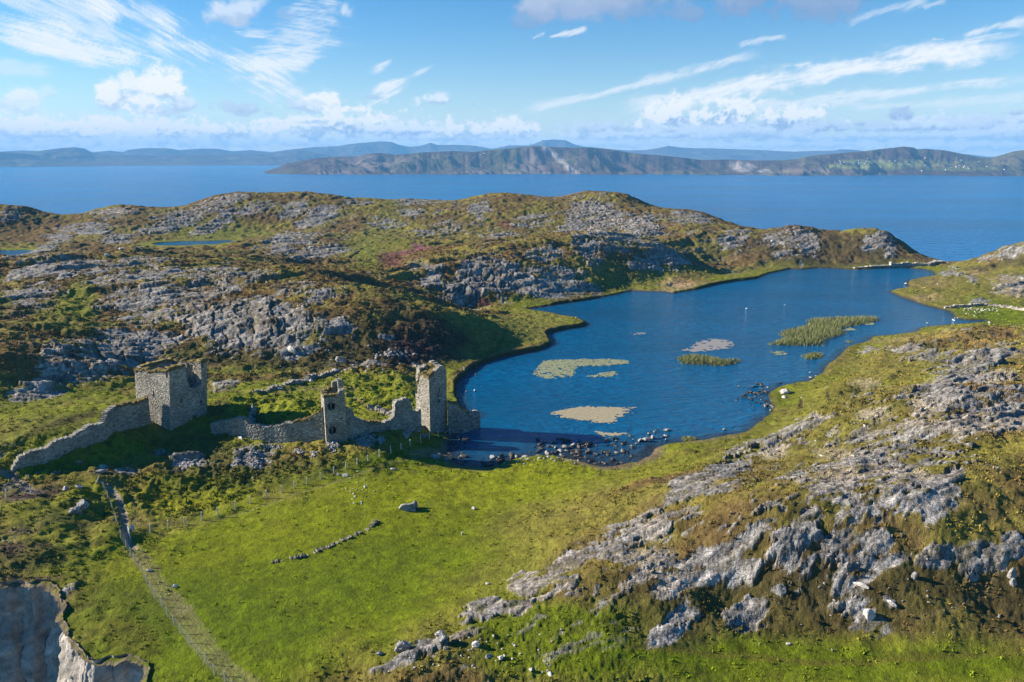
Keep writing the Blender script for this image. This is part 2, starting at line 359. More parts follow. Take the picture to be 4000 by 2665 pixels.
# rock beds: tilted blocks with joints between them
wx = (fbm(GX * .3, GY * .3, 2, 8) - .5) * 1.2
big = .75 + .5 * ss(150, 300, RR[:, None])
f1, f2, bx, by, ra, rb, rc = worley(US / (4.2 * big) + wx, VS / (2.0 * big) + wx * .6, 4)
blk = (rc - .5) * 1.1 + (ra - .5) * bx * 1.2 + (rb - .35) * by * 1.6 - .55 * (1 - ss(0, .13, f2 - f1))
g1, g2, cx_, cy_, sa, sb, sc_ = worley(US / 1.25 + wx * 2, VS / .62 + wx, 14)
blk2 = (sc_ - .5) * .36 + (sa - .5) * cx_ * .3 + (sb - .4) * cy_ * .45 - .22 * (1 - ss(0, .16, g2 - g1))
rough = fbm(US * 1.1, VS * 2.4, 4, 91) - .5
steep = np.clip(RR[:, None] / 140, .55, 1.25)
lamin = fbm(US * .3 + wx, VS * 1.7 + wx * 2.2, 4, 92) - .5; ledge = fbm(US * .10, VS * .45, 3, 93); ledge = (np.floor(ledge * 9) + ss(.55, .95, ledge * 9 - np.floor(ledge * 9))) / 9 - .5
Z += rock * (.10 + .30 * BIG * steep + blk * .9 * steep * BIG + blk2 * .7 * BIG + rough * .24 + lamin * .42 + ledge * 2.3 * (1 - .5 * BIG) * (.45 + .55 * ss(80, 150, RR[:, None])))
# turf, tussock, heather lumps
tus = fbm(GX * .8, GY * .8, 4, 55) - .5
lump = fbm(GX * .32, GY * .32, 3, 56) - .5
fld = np.zeros_like(GX)
for s in [(1300,2200,800,330,-10,1),(1800,1930,800,70,0,.8),(900,2450,400,200,0,1),(2300,2500,500,160,0,.7),(3300,2620,800,80,0,.6)]: splat(fld, s[:5], s[5])
tusk = np.zeros_like(GX)
for s in [(1050,1600,300,90,0,1),(1550,1500,220,80,0,.9),(700,1930,420,90,-10,1),(250,1780,350,80,-20,.8),(300,2150,320,110,0,.45),(900,1800,500,70,0,.9),(400,2450,250,120,20,.4),(1500,1560,200,60,0,.9)]: splat(tusk, s[:5], s[5])
turf = 1 - rock
Z += turf * hill * (fbm(GX * 2.3, GY * 2.3, 3, 58) - .5) * .3
Z += turf * (tus * (.30 - .17 * fld + .55 * tusk) * np.clip(RR[:, None] / 110, .8, 2.2) + lump * (.55 - .4 * fld + .45 * tusk + .9 * hill * np.clip(RR[:, None] / 200, .3, 1.2)))
# mound of ruin behind the middle wall, hollow lane, sunk path
mnd = np.zeros_like(GX)
for s in [(900,1605,70,60,0,1.3),(1180,1600,130,40,0,1.0),(1000,1640,40,40,0,-1.0),(300,1965,60,40,0,.8),(430,2080,60,45,0,1.0),(120,2020,160,50,0,.9),(250,1840,200,40,-15,-.4)]: splat(mnd, s[:5], s[5], soft=.7, add=True)
Z += mnd
Z = Z * 1.0
# shores
bankh = np.full_like(GX, .42)
for s in [(2150,1290,190,60,-5,1.0),(1990,1380,200,40,-12,1.1),(1810,1470,80,110,0,1.2),(1800,1590,40,40,0,.9),(2800,1100,400,30,0,.9),(3250,1380,120,90,-40,.9),(3560,1130,90,50,0,.9),(2300,1170,250,25,0,.8)]: splat(bankh, s[:5], s[5], soft=.6)
beach = np.zeros_like(GX)
for s in [(2400,1830,240,35,-5,1),(2250,1800,160,22,0,.8),(1850,1825,130,22,0,.9),(1745,1760,30,80,0,1),(2560,1765,60,50,0,1),(2800,1712,160,22,-5,.7),(2560,1110,110,40,-10,.5)]: splat(beach, s[:5], s[5], soft=.5, warp=W1)
dlw = dl + (fbm(GX * .5, GY * .5, 3, 71) - .5) * .9
bankh = bankh * (1 - .8 * beach)
rise = np.where(dlw > 0, bankh * ss(0, .75, dlw) + .08 * np.clip(dlw, 0, 6), 0)
k = ss(.5, 11, dl)
Zl = np.maximum(Z, .25) * k + rise * (1 - k) + (1 - k) * ss(.6, 2, dlw) * tus * .5
Zl = np.maximum(Zl, np.where(dlw > .8, .14, -9))
Zin = -.06 - .22 * np.clip(-dlw, 0, 2) - .34 * np.clip(-dlw - 2, 0, 12)
Z = np.where(dlw > 0, Zl, Zin)
kp = ss(.5, 7, dp); Zp = np.maximum(Z, PZ + .3) * kp + (PZ + .35 * ss(0, .8, dp)) * (1 - kp)
Z = np.where(dp > 0, np.where(dp < 7, Zp, Z), PZ - .5 - .1 * np.clip(-dp, 0, 5))
Z = Z * (1 - fall) + (-60) * fall
Z = np.where((RR[:, None] > 330) & (dl < 60) & (fall <= 0), Z, Z)
base_z.Z = Z.astype(np.float32)
ground = base_z
# ================================================================== colour of the land (albedo per vertex, sun and shade on the near field mixed in)
GRASS = (.128, .158, .005); LUSH_SHADED = (.092, .128, .004); OLIVE = (.172, .142, .036); DRY = (.22, .165, .075); TAN = (.30, .21, .12); BROWN = (.122, .083, .04); DARKB = (.04, .032, .018)
PURP = (.085, .042, .058); RUST = (.14, .075, .028); EARTH = (.20, .155, .12); SAND = (.34, .29, .235); PATH = (.27, .225, .195); FERN = (.155, .175, .014)
def C3(c): return np.array(c, np.float32)
Cc = np.empty(GX.shape + (3,), np.float32)
a = fbm(GX * .05, GY * .05, 4, 101); b = fbm(GX * .22, GY * .22, 4, 102); c = fbm(US * .05, VS * .12, 4, 103); d_ = fbm(GX * .9, GY * .9, 3, 104)
veg = ss(.42, .66, c * .6 + b * .4)                                   # grassy hollows against heathery tops
heath = hill * (1 - veg)
Cc[:] = C3(OLIVE) * (1 - a[..., None]) + C3((.18, .162, .032)) * a[..., None]
Cc = Cc * (1 - heath[..., None] * .85) + (C3(BROWN) * (1 - b[..., None]) + C3(RUST) * .75 * b[..., None]) * heath[..., None] * .85
low = flat * ss(.2, .5, b)
Cc = Cc * (1 - low[..., None] * .7) + C3(GRASS) * low[..., None] * .7
wz = (fbm(GX * .16, GY * .16, 4, 131) - .5) * 1.0
W2 = wz
PAINT = [  # upper field painted bright as sunlit, lower field dark as shaded, within the greens
 (1300,2150,900,330,-10,GRASS,.95),(1250,2300,700,160,-12,LUSH_SHADED,.8),(1900,1890,620,90,-3,(.175,.195,.008),.9),(1200,2050,420,90,-12,(.145,.17,.006),.7),(720,1930,430,90,-8,(.165,.175,.008),.85),(900,2500,420,180,0,LUSH_SHADED,.85),
 (2250,2020,330,90,-12,(.15,.13,.03),.7),(2000,2200,260,60,-22,(.13,.12,.025),.55),(2300,2520,620,160,0,LUSH_SHADED,.85),(3000,2600,900,90,0,LUSH_SHADED,.7),(3600,2600,500,70,0,LUSH_SHADED,.7),
 (2500,1850,280,30,-15,(.16,.16,.02),.8),(3150,1540,160,30,-22,(.15,.15,.02),.6),(3060,1560,70,40,0,LUSH_SHADED,.8),
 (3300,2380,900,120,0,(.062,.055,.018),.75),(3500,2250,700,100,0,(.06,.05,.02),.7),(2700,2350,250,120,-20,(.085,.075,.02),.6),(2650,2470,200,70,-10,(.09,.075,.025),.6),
 (3300,1650,500,260,-10,(.115,.108,.022),.75),(3600,1400,500,80,-5,(.14,.12,.032),.7),(3700,1310,260,30,0,(.19,.14,.05),.6),(3500,1330,120,16,0,TAN,.4),(3200,1950,300,90,-10,(.105,.1,.02),.6),
 (3800,1130,300,110,0,(.15,.135,.03),.85),(3900,1235,150,40,8,LUSH_SHADED,.85),(3760,1215,70,12,0,LUSH_SHADED,.8),(3620,1100,100,22,0,(.19,.14,.06),.6),(3620,1165,60,18,0,TAN,.5),(3850,1045,180,18,0,(.08,.07,.03),.6),
 (250,1780,420,90,-15,GRASS,.8),(350,1640,260,60,-5,FERN,.7),(150,1650,200,30,-5,(.14,.13,.03),.6),(1050,1600,330,90,0,FERN,.85),(1500,1560,280,80,0,FERN,.85),(1200,1500,400,25,0,FERN,.8),(1000,1455,250,20,0,(.13,.14,.02),.8),
 (1560,1790,220,50,-12,LUSH_SHADED,.8),(1000,1870,420,50,-4,(.075,.09,.016),.6),(800,1780,220,80,10,(.07,.075,.018),.7),
 (300,1190,70,60,-35,(.15,.165,.02),.85),(240,1220,120,50,-35,(.13,.14,.02),.75),(40,1170,60,60,0,(.13,.14,.02),.6),(130,1430,70,110,20,(.14,.11,.04),.5),(700,1120,80,18,-10,(.17,.15,.04),.7),
 (480,900,80,20,0,(.16,.14,.03),.6),(880,925,190,26,-3,(.14,.15,.03),.75),(560,957,50,8,0,(.15,.16,.03),.7),(1500,900,130,60,-40,(.15,.145,.035),.8),(1440,1010,50,60,30,(.13,.14,.022),.8),(1360,1035,90,25,-25,(.14,.14,.03),.7),
 (1200,905,200,14,-20,(.15,.14,.035),.7),(1850,900,200,25,0,(.13,.115,.03),.6),(2150,870,150,40,0,(.13,.115,.025),.6),(2300,935,280,14,0,(.16,.145,.035),.75),(2450,960,60,60,0,(.15,.14,.035),.6),
 (1880,1290,220,60,25,(.15,.15,.03),.85),(2050,1270,180,50,0,(.15,.145,.032),.85),(1950,1370,200,28,-12,(.15,.145,.03),.8),(2600,1100,150,30,0,(.15,.15,.03),.8),(2850,1060,150,28,0,(.13,.13,.028),.75),(2450,1050,45,60,20,(.09,.095,.025),.6),(2750,1000,120,50,0,(.105,.1,.025),.7),
 (2650,1110,60,20,0,(.36,.24,.13),.85),(2700,1090,60,20,0,(.2,.12,.05),.5),(2640,1125,90,12,-12,(.34,.25,.14),.6),
 (3100,960,200,90,0,(.055,.042,.026),.75),(3380,980,160,80,0,(.058,.044,.026),.7),(3430,1010,80,25,0,(.06,.055,.022),.6),(3330,1020,80,20,0,(.11,.08,.03),.5),(2540,1000,110,70,0,(.085,.06,.03),.6),(3920,985,120,40,0,(.06,.05,.028),.6),(3030,1040,60,14,0,(.15,.14,.03),.7),
 (1590,985,85,20,-6,(.15,.06,.06),.85),(1530,1020,50,28,20,(.10,.038,.038),.8),(1640,970,40,14,20,(.22,.07,.11),.7),(1980,880,40,14,0,(.13,.05,.045),.6),
 (1700,1330,160,90,30,(.036,.024,.024),.85),(1450,1330,260,80,10,(.042,.033,.02),.7),(1600,1370,160,50,10,(.05,.026,.036),.6),(1350,1400,180,40,0,(.045,.04,.018),.6),(900,1400,500,40,5,(.055,.052,.018),.7),(1900,1190,90,16,10,(.07,.022,.035),.7),(2250,1150,120,25,-5,(.055,.03,.025),.6),
 (1550,1200,160,60,30,(.07,.05,.024),.6),(1150,1020,200,30,0,(.075,.055,.03),.6),(300,1060,260,30,0,(.075,.055,.03),.5),(700,990,200,18,0,(.09,.06,.03),.6),(650,1020,120,14,0,(.11,.07,.03),.5),
 (340,1620,80,14,-15,(.055,.04,.024),.7),(200,1660,120,12,-22,(.06,.045,.022),.6),(170,1930,110,18,-12,(.06,.035,.045),.65),(60,1945,60,14,-5,(.075,.028,.085),.5),(340,2075,60,40,-30,(.055,.05,.02),.6),(100,2160,150,50,0,(.06,.05,.028),.6),(40,2140,50,20,0,PURP,.5),(180,2130,40,16,0,PURP,.4),
 (120,2060,200,25,-15,(.14,.13,.032),.7),(300,1990,180,30,-20,(.14,.135,.03),.6),(80,2075,60,12,0,(.14,.09,.07),.5),(100,2262,160,9,0,(.05,.035,.036),.7),(250,2330,30,50,30,(.12,.09,.07),.5),(450,2400,200,120,0,(.07,.085,.012),.5),(500,2480,120,60,20,(.10,.09,.014),.5),
 (830,1520,60,16,0,(.17,.13,.07),.6),(1290,1515,120,10,0,(.17,.14,.06),.6),(1650,1770,60,20,0,(.26,.19,.12),.6),(1720,1770,30,16,0,(.2,.16,.08),.6),(1010,1650,30,40,0,(.05,.03,.018),.6),(860,1590,40,50,0,(.06,.05,.018),.6),
 (2560,2190,60,32,-15,SAND,.75),(2500,2160,40,16,0,SAND,.5),(3020,1760,60,26,-15,SAND,.7),(3420,1625,70,24,-10,SAND,.75),(3640,1570,80,40,-30,SAND,.75),(3700,1490,120,24,-8,SAND,.7),(3850,1490,100,20,-8,SAND,.65),(3870,1400,120,22,-15,SAND,.6),(3960,1640,60,40,30,SAND,.6),
 (3380,1800,170,26,15,SAND,.6),(3560,1850,90,26,20,SAND,.55),(3740,1660,120,14,10,SAND,.6),(3380,1500,60,14,0,SAND,.4),(3280,1860,90,30,0,SAND,.5),(2860,2240,50,40,0,SAND,.4),(3780,1080,20,6,0,SAND,.5),(3930,1090,70,16,0,TAN,.6),(3960,1140,60,20,0,TAN,.5),(3800,1062,60,10,0,TAN,.5),
]
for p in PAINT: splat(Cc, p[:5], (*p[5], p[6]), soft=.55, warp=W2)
# paler tips and dark gaps in the turf
fine = fbm(GX * 2.2, GY * 2.2, 3, 105)
vf = fbm(GX * 5, GY * 5, 2, 106)
vv = (.10 + .72 * d_ + .62 * fine + .5 * vf)[..., None]
Cc *= vv
sp_ = ss(.62, .8, fbm(GX * .45, GY * .45, 3, 140)) * (1 - .5 * fld)
Cc = Cc * (1 - .42 * sp_[..., None]) + C3((.05, .042, .016)) * .42 * sp_[..., None]
yel = ss(.55, .75, fbm(GX * .13, GY * .13, 4, 150)) * (.25 + .5 * fld)
Cc = Cc * (1 - yel[..., None] * .35) + C3((.165, .16, .012)) * yel[..., None] * .35
# worn paths and other lines on the ground
def px_line(ps, pad=0):
    out = []
    for p in ps:
        h = hit(*p)
        if h: out.append(h[:2])
    return np.array(out)
def along(line, x, y):
    d = np.full(x.shape, 1e9, np.float32)
    for i in range(len(line) - 1):
        ax, ay = line[i]; bx_, by_ = line[i + 1]; ex, ey = bx_ - ax, by_ - ay
        t = np.clip(((x - ax) * ex + (y - ay) * ey) / max(ex * ex + ey * ey, 1e-6), 0, 1)
        d = np.minimum(d, (x - ax - t * ex) ** 2 + (y - ay - t * ey) ** 2)
    return np.sqrt(d)
LINES = [  # photo polyline, half width m, colour, strength, sink
 ([(395,1880),(430,1900),(462,1950),(482,2000),(490,2060),(497,2110),(520,2145)], .55, PATH, .9, .22),
 ([(520,2145),(560,2190),(610,2270),(660,2330),(710,2380)], 1.0, (.24,.20,.105), .45, .03),([(710,2380),(740,2430),(780,2500),(860,2590),(950,2665),(1000,2720)], 1.0, (.23,.20,.10), .42, .02),
 ([(640,2085),(800,2040),(1000,1985),(1200,1915),(1370,1865),(1480,1825),(1600,1790),(1680,1770)], .45, (.19,.175,.05), .55, .05),
 ([(0,1840),(40,1858),(80,1890),(110,1915),(140,1922)], .9, (.24,.2,.18), .75, .15),([(0,1590),(200,1570),(330,1555),(460,1575),(540,1580)], .5, (.17,.15,.05), .5, .05),
 ([(450,1880),(510,1920),(535,1980),(525,2060)], .6, (.15,.12,.05), .5, .1),
 ([(1450,1610),(1400,1560),(1340,1530),(1250,1520),(1000,1530),(850,1520)], .6, (.18,.15,.07), .5, .05),([(1720,1500),(1800,1450),(1900,1390),(1960,1330),(1975,1290)], .5, (.07,.075,.02), .6, .25),
 ([(2440,2525),(2600,2530),(2900,2560),(3200,2590),(3600,2570),(4000,2545)], .5, (.11,.09,.02), .5, .15),([(3900,2220),(3860,2300),(3720,2380),(3580,2420)], .35, (.14,.11,.05), .5, .1),
 ([(3240,1560),(3235,1530)], .3, DARKB, .7, .2),([(3420,1640),(3520,1570),(3620,1520)], .5, (.075,.09,.016), .6, .25),([(3128,1595),(3132,1560)], .35, DARKB, .8, .3),([(1420,970),(1370,1010)], .5, (.05,.055,.015), .7, .4),
]
for ps, w, colr, st, sink in LINES:
    ln = px_line(ps)
    if len(ln) < 2: continue
    x0, y0 = ln.min(0) - 5; x1, y1 = ln.max(0) + 5
    m = (GX > x0) & (GX < x1) & (GY > y0) & (GY < y1)
    dd = along(ln, GX[m], GY[m]) + (d_[m] - .5) * .8 * min(w, 1) + (W2[m]) * .5 * min(w, 1)
    t = (1 - ss(w * .55, w * 1.25, dd)) * st
    Cc[m] = Cc[m] * (1 - t[:, None]) + C3(colr) * (.8 + .4 * d_[m][:, None]) * t[:, None]
    Z[m] -= sink * t; rock[m] *= 1 - .7 * t
# rock: pale weathered faces, dark joints, white and grey lichen, turf in the joints
lich = fbm(GX * 1.5, GY * 1.5, 4, 160); tone = fbm(US * .12, VS * .3, 3, 161)
rfin = .5 * fbm(US * .5 + wx, VS * 2.3 + wx * 2.5, 4, 165) + .5 * fbm(GX * 2.2, GY * 2.2, 4, 166)
rc_ = C3((.275, .262, .245))[None, None] * (.60 + .70 * tone)[..., None] * (.70 + .5 * ss(.35, .65, lich))[..., None] * (.50 + 1.0 * ss(.3, .7, rfin))[..., None]
wl = ss(.60, .72, fbm(GX * 2.3, GY * 2.3, 3, 162)) * ss(.4, .6, fbm(GX * .2, GY * .2, 2, 163))
rc_ = rc_ * (1 - .6 * wl[..., None]) + C3((.42, .41, .39)) * .6 * wl[..., None]
warm = ss(.5, .75, fbm(GX * .08, GY * .08, 3, 164))
rc_ = rc_ * (1 + C3((.10, .02, -.08)) * warm[..., None])
crk = (1 - ss(.02, .16, f2 - f1)) * .8 + (1 - ss(.02, .2, g2 - g1)) * .45
crk = np.clip(crk, 0, 1) * np.clip(BIG * 1.3, .12, 1)
rc_ = rc_ * (1 - .75 * crk[..., None]) + C3((.06, .05, .025)) * .75 * crk[..., None]
mixr = rock * (1 - .45 * ss(.58, .7, fbm(US * .5, VS * 1.1, 3, 170)))
Cc = Cc * (1 - mixr[..., None]) + rc_ * mixr[..., None]
# shore: dark peaty bank, stony beach, lake bed
wet = ss(-.2, .1, dlw) * (1 - ss(.25, 1.1, dlw))
Cc = Cc * (1 - .85 * wet[..., None]) + (C3((.035, .028, .02)) * (1 - beach[..., None]) + C3((.12, .085, .055)) * beach[..., None]) * .85 * wet[..., None]
bst = beach * ss(-.2, .3, dlw) * (1 - ss(1.2, 3, dlw))
Cc = Cc * (1 - .75 * bst[..., None]) + C3((.17, .125, .085)) * (.5 + d_[..., None]) * .75 * bst[..., None]
rim = ss(.4, .9, dlw) * (1 - ss(1.4, 3, dlw)) * (1 - beach) * ss(.6, 1.2, bankh)
Cc = Cc * (1 - .6 * rim[..., None]) + C3((.2, .135, .05)) * .6 * rim[..., None]
bed = ss(.1, -.2, dlw)
Cc = Cc * (1 - bed[..., None]) + (C3((.075, .062, .045)) * (.5 + lich[..., None])) * bed[..., None]
und = ss(4, 40, fall * 60)[..., None]
Cc = Cc * (1 - und) + C3((.12, .115, .11)) * und
Cc = np.clip(Cc, .006, .7)
base_z.Z = Z.astype(np.float32)

# the sea inlet cut into the near left corner
RIM_PX = [(-500,2290),(-200,2282),(0,2288),(60,2280),(110,2288),(150,2278),(182,2288),(205,2300),(222,2340),(236,2375),(233,2420),(244,2455),(268,2488),(282,2525),(318,2550),(340,2574),(372,2588),(410,2582),(455,2580),(490,2566),(530,2580),(560,2600),(572,2630),(556,2665),(540,2720),(500,2900)]
rim_w = [hit(*p) for p in RIM_PX]; rim_w = np.array([r for r in rim_w if r is not None])
geo_poly = np.vstack([rim_w[:, :2], [[-20, 20], [-120, 10]]])
geo_poly = np.vstack([geo_poly, [[-140, rim_w[0, 1]]]])
dgeo = sdf(geo_poly, GX, GY) + (fbm(GX * .6, GY * .6, 5, 181) - .5) * 1.0
er = ss(.5, .0, dgeo + (d_ - .5) * .9)
Cc = Cc * (1 - .7 * er[..., None]) + C3((.20, .155, .12)) * (.5 + d_[..., None]) * .7 * er[..., None]
Z = Z - .2 * ss(.5, -.1, dgeo) * d_
base_z.Z = Z.astype(np.float32)
ins = dgeo < -.1
keep = ~(ins[:-1, :-1] & ins[1:, :-1] & ins[:-1, 1:] & ins[1:, 1:])

m_land = mat('turf_and_rock'); t = NT(m_land)
geo_n = t.n('ShaderNodeNewGeometry'); pos = geo_n.outputs['Position']
vc = t.n('ShaderNodeAttribute', attribute_name='col').outputs['Color']; rk = t.n('ShaderNodeAttribute', attribute_name='rock').outputs['Fac']
nf = t.noise(pos, 2.6, 6, .7); nm = t.noise(pos, .55, 4, .6)
var = t.math('ADD', t.math('MULTIPLY', nf, 1.15), t.math('MULTIPLY', nm, .5))
var = t.math('ADD', var, .19)
cc = t.mix(1.0, vc, t.n('ShaderNodeCombineColor', i_0=var, i_1=var, i_2=var).outputs[0], 'MULTIPLY')
mp = t.mapping(pos, (.45, 1.3, .9), (0, 0, R(-26)))
vr = t.n('ShaderNodeTexVoronoi', i_Scale=1.6, feature='DISTANCE_TO_EDGE'); t.l(mp, vr.inputs['Vector'])
ck = t.math('MULTIPLY', t.math('SUBTRACT', 1, t.math('MULTIPLY', vr.outputs['Distance'], 9, True)), rk, True)
cc = t.mix(t.math('MULTIPLY', ck, .28), cc, (.04, .036, .028))
hgt = t.math('ADD', t.math('MULTIPLY', nf, .5), t.math('MULTIPLY', t.noise(pos, 7, 3, .6), .25))
hgt = t.math('SUBTRACT', hgt, t.math('MULTIPLY', ck, .14))
bp = t.bump(hgt, 1.0, .55)
bs = t.principled(i_Roughness=.9, i_Normal=bp); t.l(cc, bs.inputs['Base Color']); bs.inputs['Specular IOR Level'].default_value = .05
land = grid_mesh('ground', np.stack([GX, GY, Z], -1), m_land, keep=keep, attrs={'col': Cc, 'rock': rock})
tag(land, 'rocky coastal headland of heather, turf and bare grey rock around a lake', 'ground', kind='structure')

# ---- grass tussocks and heather sprigs standing on the turf (uncountable ground cover)
m_tuft = mat('tuft_blades'); t = NT(m_tuft); bs = t.principled(i_Roughness=.9); t.l(t.n('ShaderNodeAttribute', attribute_name='col').outputs['Color'], bs.inputs['Base Color']); bs.inputs['Specular IOR Level'].default_value = .03
def tufts(name, n, weight, wd, ht, tint, seed, blades=6):
    g = np.random.default_rng(seed); J = g.integers(0, np.searchsorted(RR, 340), n * 6); I = g.integers(0, len(AZ), n * 6)
    ok = (g.random(n * 6) < weight[J, I]) & (dl[J, I] > 1.5) & (dgeo[J, I] > 1) & (dp[J, I] > 1); J, I = J[ok][:n], I[ok][:n]; n = len(J)
    x = GX[J, I] + g.normal(0, .1, n); y = GY[J, I] + g.normal(0, .1, n); z = Z[J, I]; sc = (.42 + RR[J] / 270) * g.uniform(.6, 1.4, n)
    V = np.zeros((n, blades, 3, 3)); c = np.zeros((n, blades, 3, 3)); base = Cc[J, I] * g.uniform(.75, 1.35, (n, 1)) * np.array(tint)
    for b in range(blades):
        th = g.uniform(0, 6.283, n); r_ = g.uniform(0, .8, n) * wd * sc; ox, oy = np.cos(th) * r_, np.sin(th) * r_; a = g.uniform(0, 3.14, n); wx_ = np.cos(a) * wd * .45 * sc; wy_ = np.sin(a) * wd * .45 * sc
        V[:, b, 0] = np.stack([x + ox - wx_, y + oy - wy_, z - .08], -1); V[:, b, 1] = np.stack([x + ox + wx_, y + oy + wy_, z - .08], -1)
        V[:, b, 2] = np.stack([x + ox * 1.6 + g.normal(.06, .1, n) * sc, y + oy * 1.6 + g.normal(0, .1, n) * sc, z + ht * sc * g.uniform(.6, 1.2, n)], -1)
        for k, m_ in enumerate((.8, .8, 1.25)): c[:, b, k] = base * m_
    me = bpy.data.meshes.new(name); N_ = n * blades; me.vertices.add(N_ * 3); me.vertices.foreach_set('co', V.astype(np.float32).reshape(-1)); me.loops.add(N_ * 3); me.loops.foreach_set('vertex_index', np.arange(N_ * 3, dtype=np.int32))
    me.polygons.add(N_); me.polygons.foreach_set('loop_start', np.arange(0, N_ * 3, 3, dtype=np.int32)); at = me.attributes.new('col', 'FLOAT_COLOR', 'POINT'); cc_ = np.ones((N_ * 3, 4), np.float32); cc_[:, :3] = np.clip(c.reshape(-1, 3), .004, .5); at.data.foreach_set('color', cc_.reshape(-1))
    me.materials.append(m_tuft); me.update(calc_edges=True); o = bpy.data.objects.new(name, me); COL.objects.link(o); return tag(o, kind='stuff')
clump = ss(.48, .66, fbm(GX * .5, GY * .5, 3, 191))
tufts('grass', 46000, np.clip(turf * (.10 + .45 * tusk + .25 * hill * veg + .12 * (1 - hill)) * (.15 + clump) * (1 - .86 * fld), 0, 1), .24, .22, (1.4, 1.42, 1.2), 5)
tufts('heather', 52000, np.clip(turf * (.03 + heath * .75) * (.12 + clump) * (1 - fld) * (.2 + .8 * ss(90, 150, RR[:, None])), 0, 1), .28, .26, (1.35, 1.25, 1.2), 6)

# ---- cliff walls of the inlet
seg = np.hypot(*np.diff(rim_w[:, :2], axis=0).T); L = np.concatenate([[0], np.cumsum(seg)])
sN = int(L[-1] / .22); sv = np.linspace(0, L[-1], sN)
rx_ = np.interp(sv, L, rim_w[:, 0]); ry_ = np.interp(sv, L, rim_w[:, 1])
rx_ += (fbm(sv * .5, sv * 0, 5, 201, .65) - .5) * 1.6; ry_ += (fbm(sv * .5, sv * 0 + 9, 5, 202, .65) - .5) * 1.6
ker = np.ones(9) / 9
tx = np.gradient(np.convolve(np.pad(rx_, 4, 'edge'), ker, 'valid')); ty = np.gradient(np.convolve(np.pad(ry_, 4, 'edge'), ker, 'valid')); ln = np.hypot(tx, ty)
nx, ny = ty / ln, -tx / ln            # into the void (right hand side of the rim as walked)
dep = np.concatenate([np.arange(-.2, 22, .22), np.arange(22, 60, 1.2)])
ztop = np.array([base_z(x - a_ * .8, y - b_ * .8) for x, y, a_, b_ in zip(rx_, ry_, nx, ny)])
ztop = np.convolve(np.pad(ztop, 4, 'edge'), ker, 'valid') + .02
DD, SS_ = np.meshgrid(dep, sv, indexing='ij')
wall_out = -.35 + .16 * np.clip(DD, 0, 99) + (fbm(SS_ * .12, DD * .10, 4, 211) - .5) * 2.4 * ss(0, 5, DD)
str1 = (SS_ * .55 + DD * .9); wall_out += (fbm(str1 * .9, SS_ * .05, 4, 212) - .5) * 1.2 * ss(0, 2, DD) + (fbm(SS_ * .9, DD * .35, 4, 213) - .5) * .5 * ss(0, 1.5, DD)
wall_out += (fbm(SS_ * 2.2, DD * 1.6, 3, 214) - .5) * .4 * ss(0, .6, DD)
PX_ = np.stack([rx_[None] + nx[None] * wall_out, ry_[None] + ny[None] * wall_out, np.maximum(ztop[None] - DD, -52)], -1)
ct = fbm(SS_ * .25, DD * .12, 4, 215); cs = fbm(str1 * .8, SS_ * .1, 4, 216); cf = fbm(SS_ * 1.6, DD * 1.1, 4, 217)
CW = C3((.34, .315, .28))[None, None] * (.25 + .65 * ct + .85 * cs)[..., None] * (.45 + 1.1 * cf)[..., None]
orn = ss(.52, .7, fbm(SS_ * .15, DD * .08 + 4, 3, 218)) ; CW = CW * (1 + C3((.22, .05, -.15)) * orn[..., None])
soil = (1 - ss(.05, .5, DD + (cf - .5) * 1.4))[..., None]; CW = CW * (1 - soil * .8) + C3((.16, .12, .09)) * soil * .8
cliff = grid_mesh('cliff', PX_[:, ::-1], m_land, attrs={'col': CW[:, ::-1], 'rock': (np.ones_like(ct) * .35)})
tag(cliff, 'bare grey and ochre cliff face dropping into the sea inlet', 'cliff', kind='structure')

# ================================================================== water
def water_mat(name, deep, wscale, rough, bump, bdist, shallow=None, ior=1.33, streak=1.0, spec=.5, tint=None):
    m = mat(name); t = NT(m)
    pos = t.n('ShaderNodeNewGeometry').outputs['Position']
    mp = t.mapping(pos, (wscale * .55, wscale * 1.3 * streak, 1), (0, 0, R(-18)))
    n1 = t.noise(mp, 1, 5, .62, .3); n2 = t.noise(mp, 3.1, 4, .6); n3 = t.noise(t.mapping(pos, (wscale * .03, wscale * .07, 1), (0, 0, R(-12))), 1, 3, .55)
    h = t.math('ADD', n1, t.math('MULTIPLY', n2, .4))
    bst = t.math('ADD', t.math('MULTIPLY', n3, 1.3), -.1)
    bp = t.n('ShaderNodeBump', i_Distance=bdist); t.l(h, bp.inputs['Height']); t.l(t.math('MULTIPLY', bst, bump, True), bp.inputs['Strength'])
    colr = t.mix(t.ramp(n3, [(.3, 0), (.7, 1)]), tuple(c * .66 for c in deep), tuple(c * 1.32 for c in deep))
    if shallow is not None:
        sh = t.n('ShaderNodeAttribute', attribute_name='shallow').outputs['Fac']
        colr = t.mix(sh, colr, shallow)
    b = t.principled(i_Roughness=rough, i_IOR=ior, i_Normal=bp.outputs[0]); t.l(colr, b.inputs['Base Color']); b.inputs['Specular IOR Level'].default_value = spec
    if tint: b.inputs['Specular Tint'].default_value = (*tint, 1)
    return m
m_sea = water_mat('sea_water', (.001, .100, .255), .05, .24, 1.0, 9.0, ior=1.26, spec=.4, tint=(.30, .66, 1))
sea = link('sea', [(-16400, -300, SEA), (16400, -300, SEA), (16400, 15400, SEA), (-16400, 15400, SEA)], [(0, 1, 2, 3)], m_sea)
tag(sea, 'open blue sea', 'sea', kind='structure')
m_lake = water_mat('lake_water', (.001, .094, .215), .36, .12, 1.0, 2.3, shallow=(.022, .026, .026), spec=.5, ior=1.55, tint=(.30, .66, 1))
xs = np.arange(lake[:, 0].min() - 3, lake[:, 0].max() + 3, 1.0); ys = np.arange(lake[:, 1].min() - 3, lake[:, 1].max() + 3, 1.0)
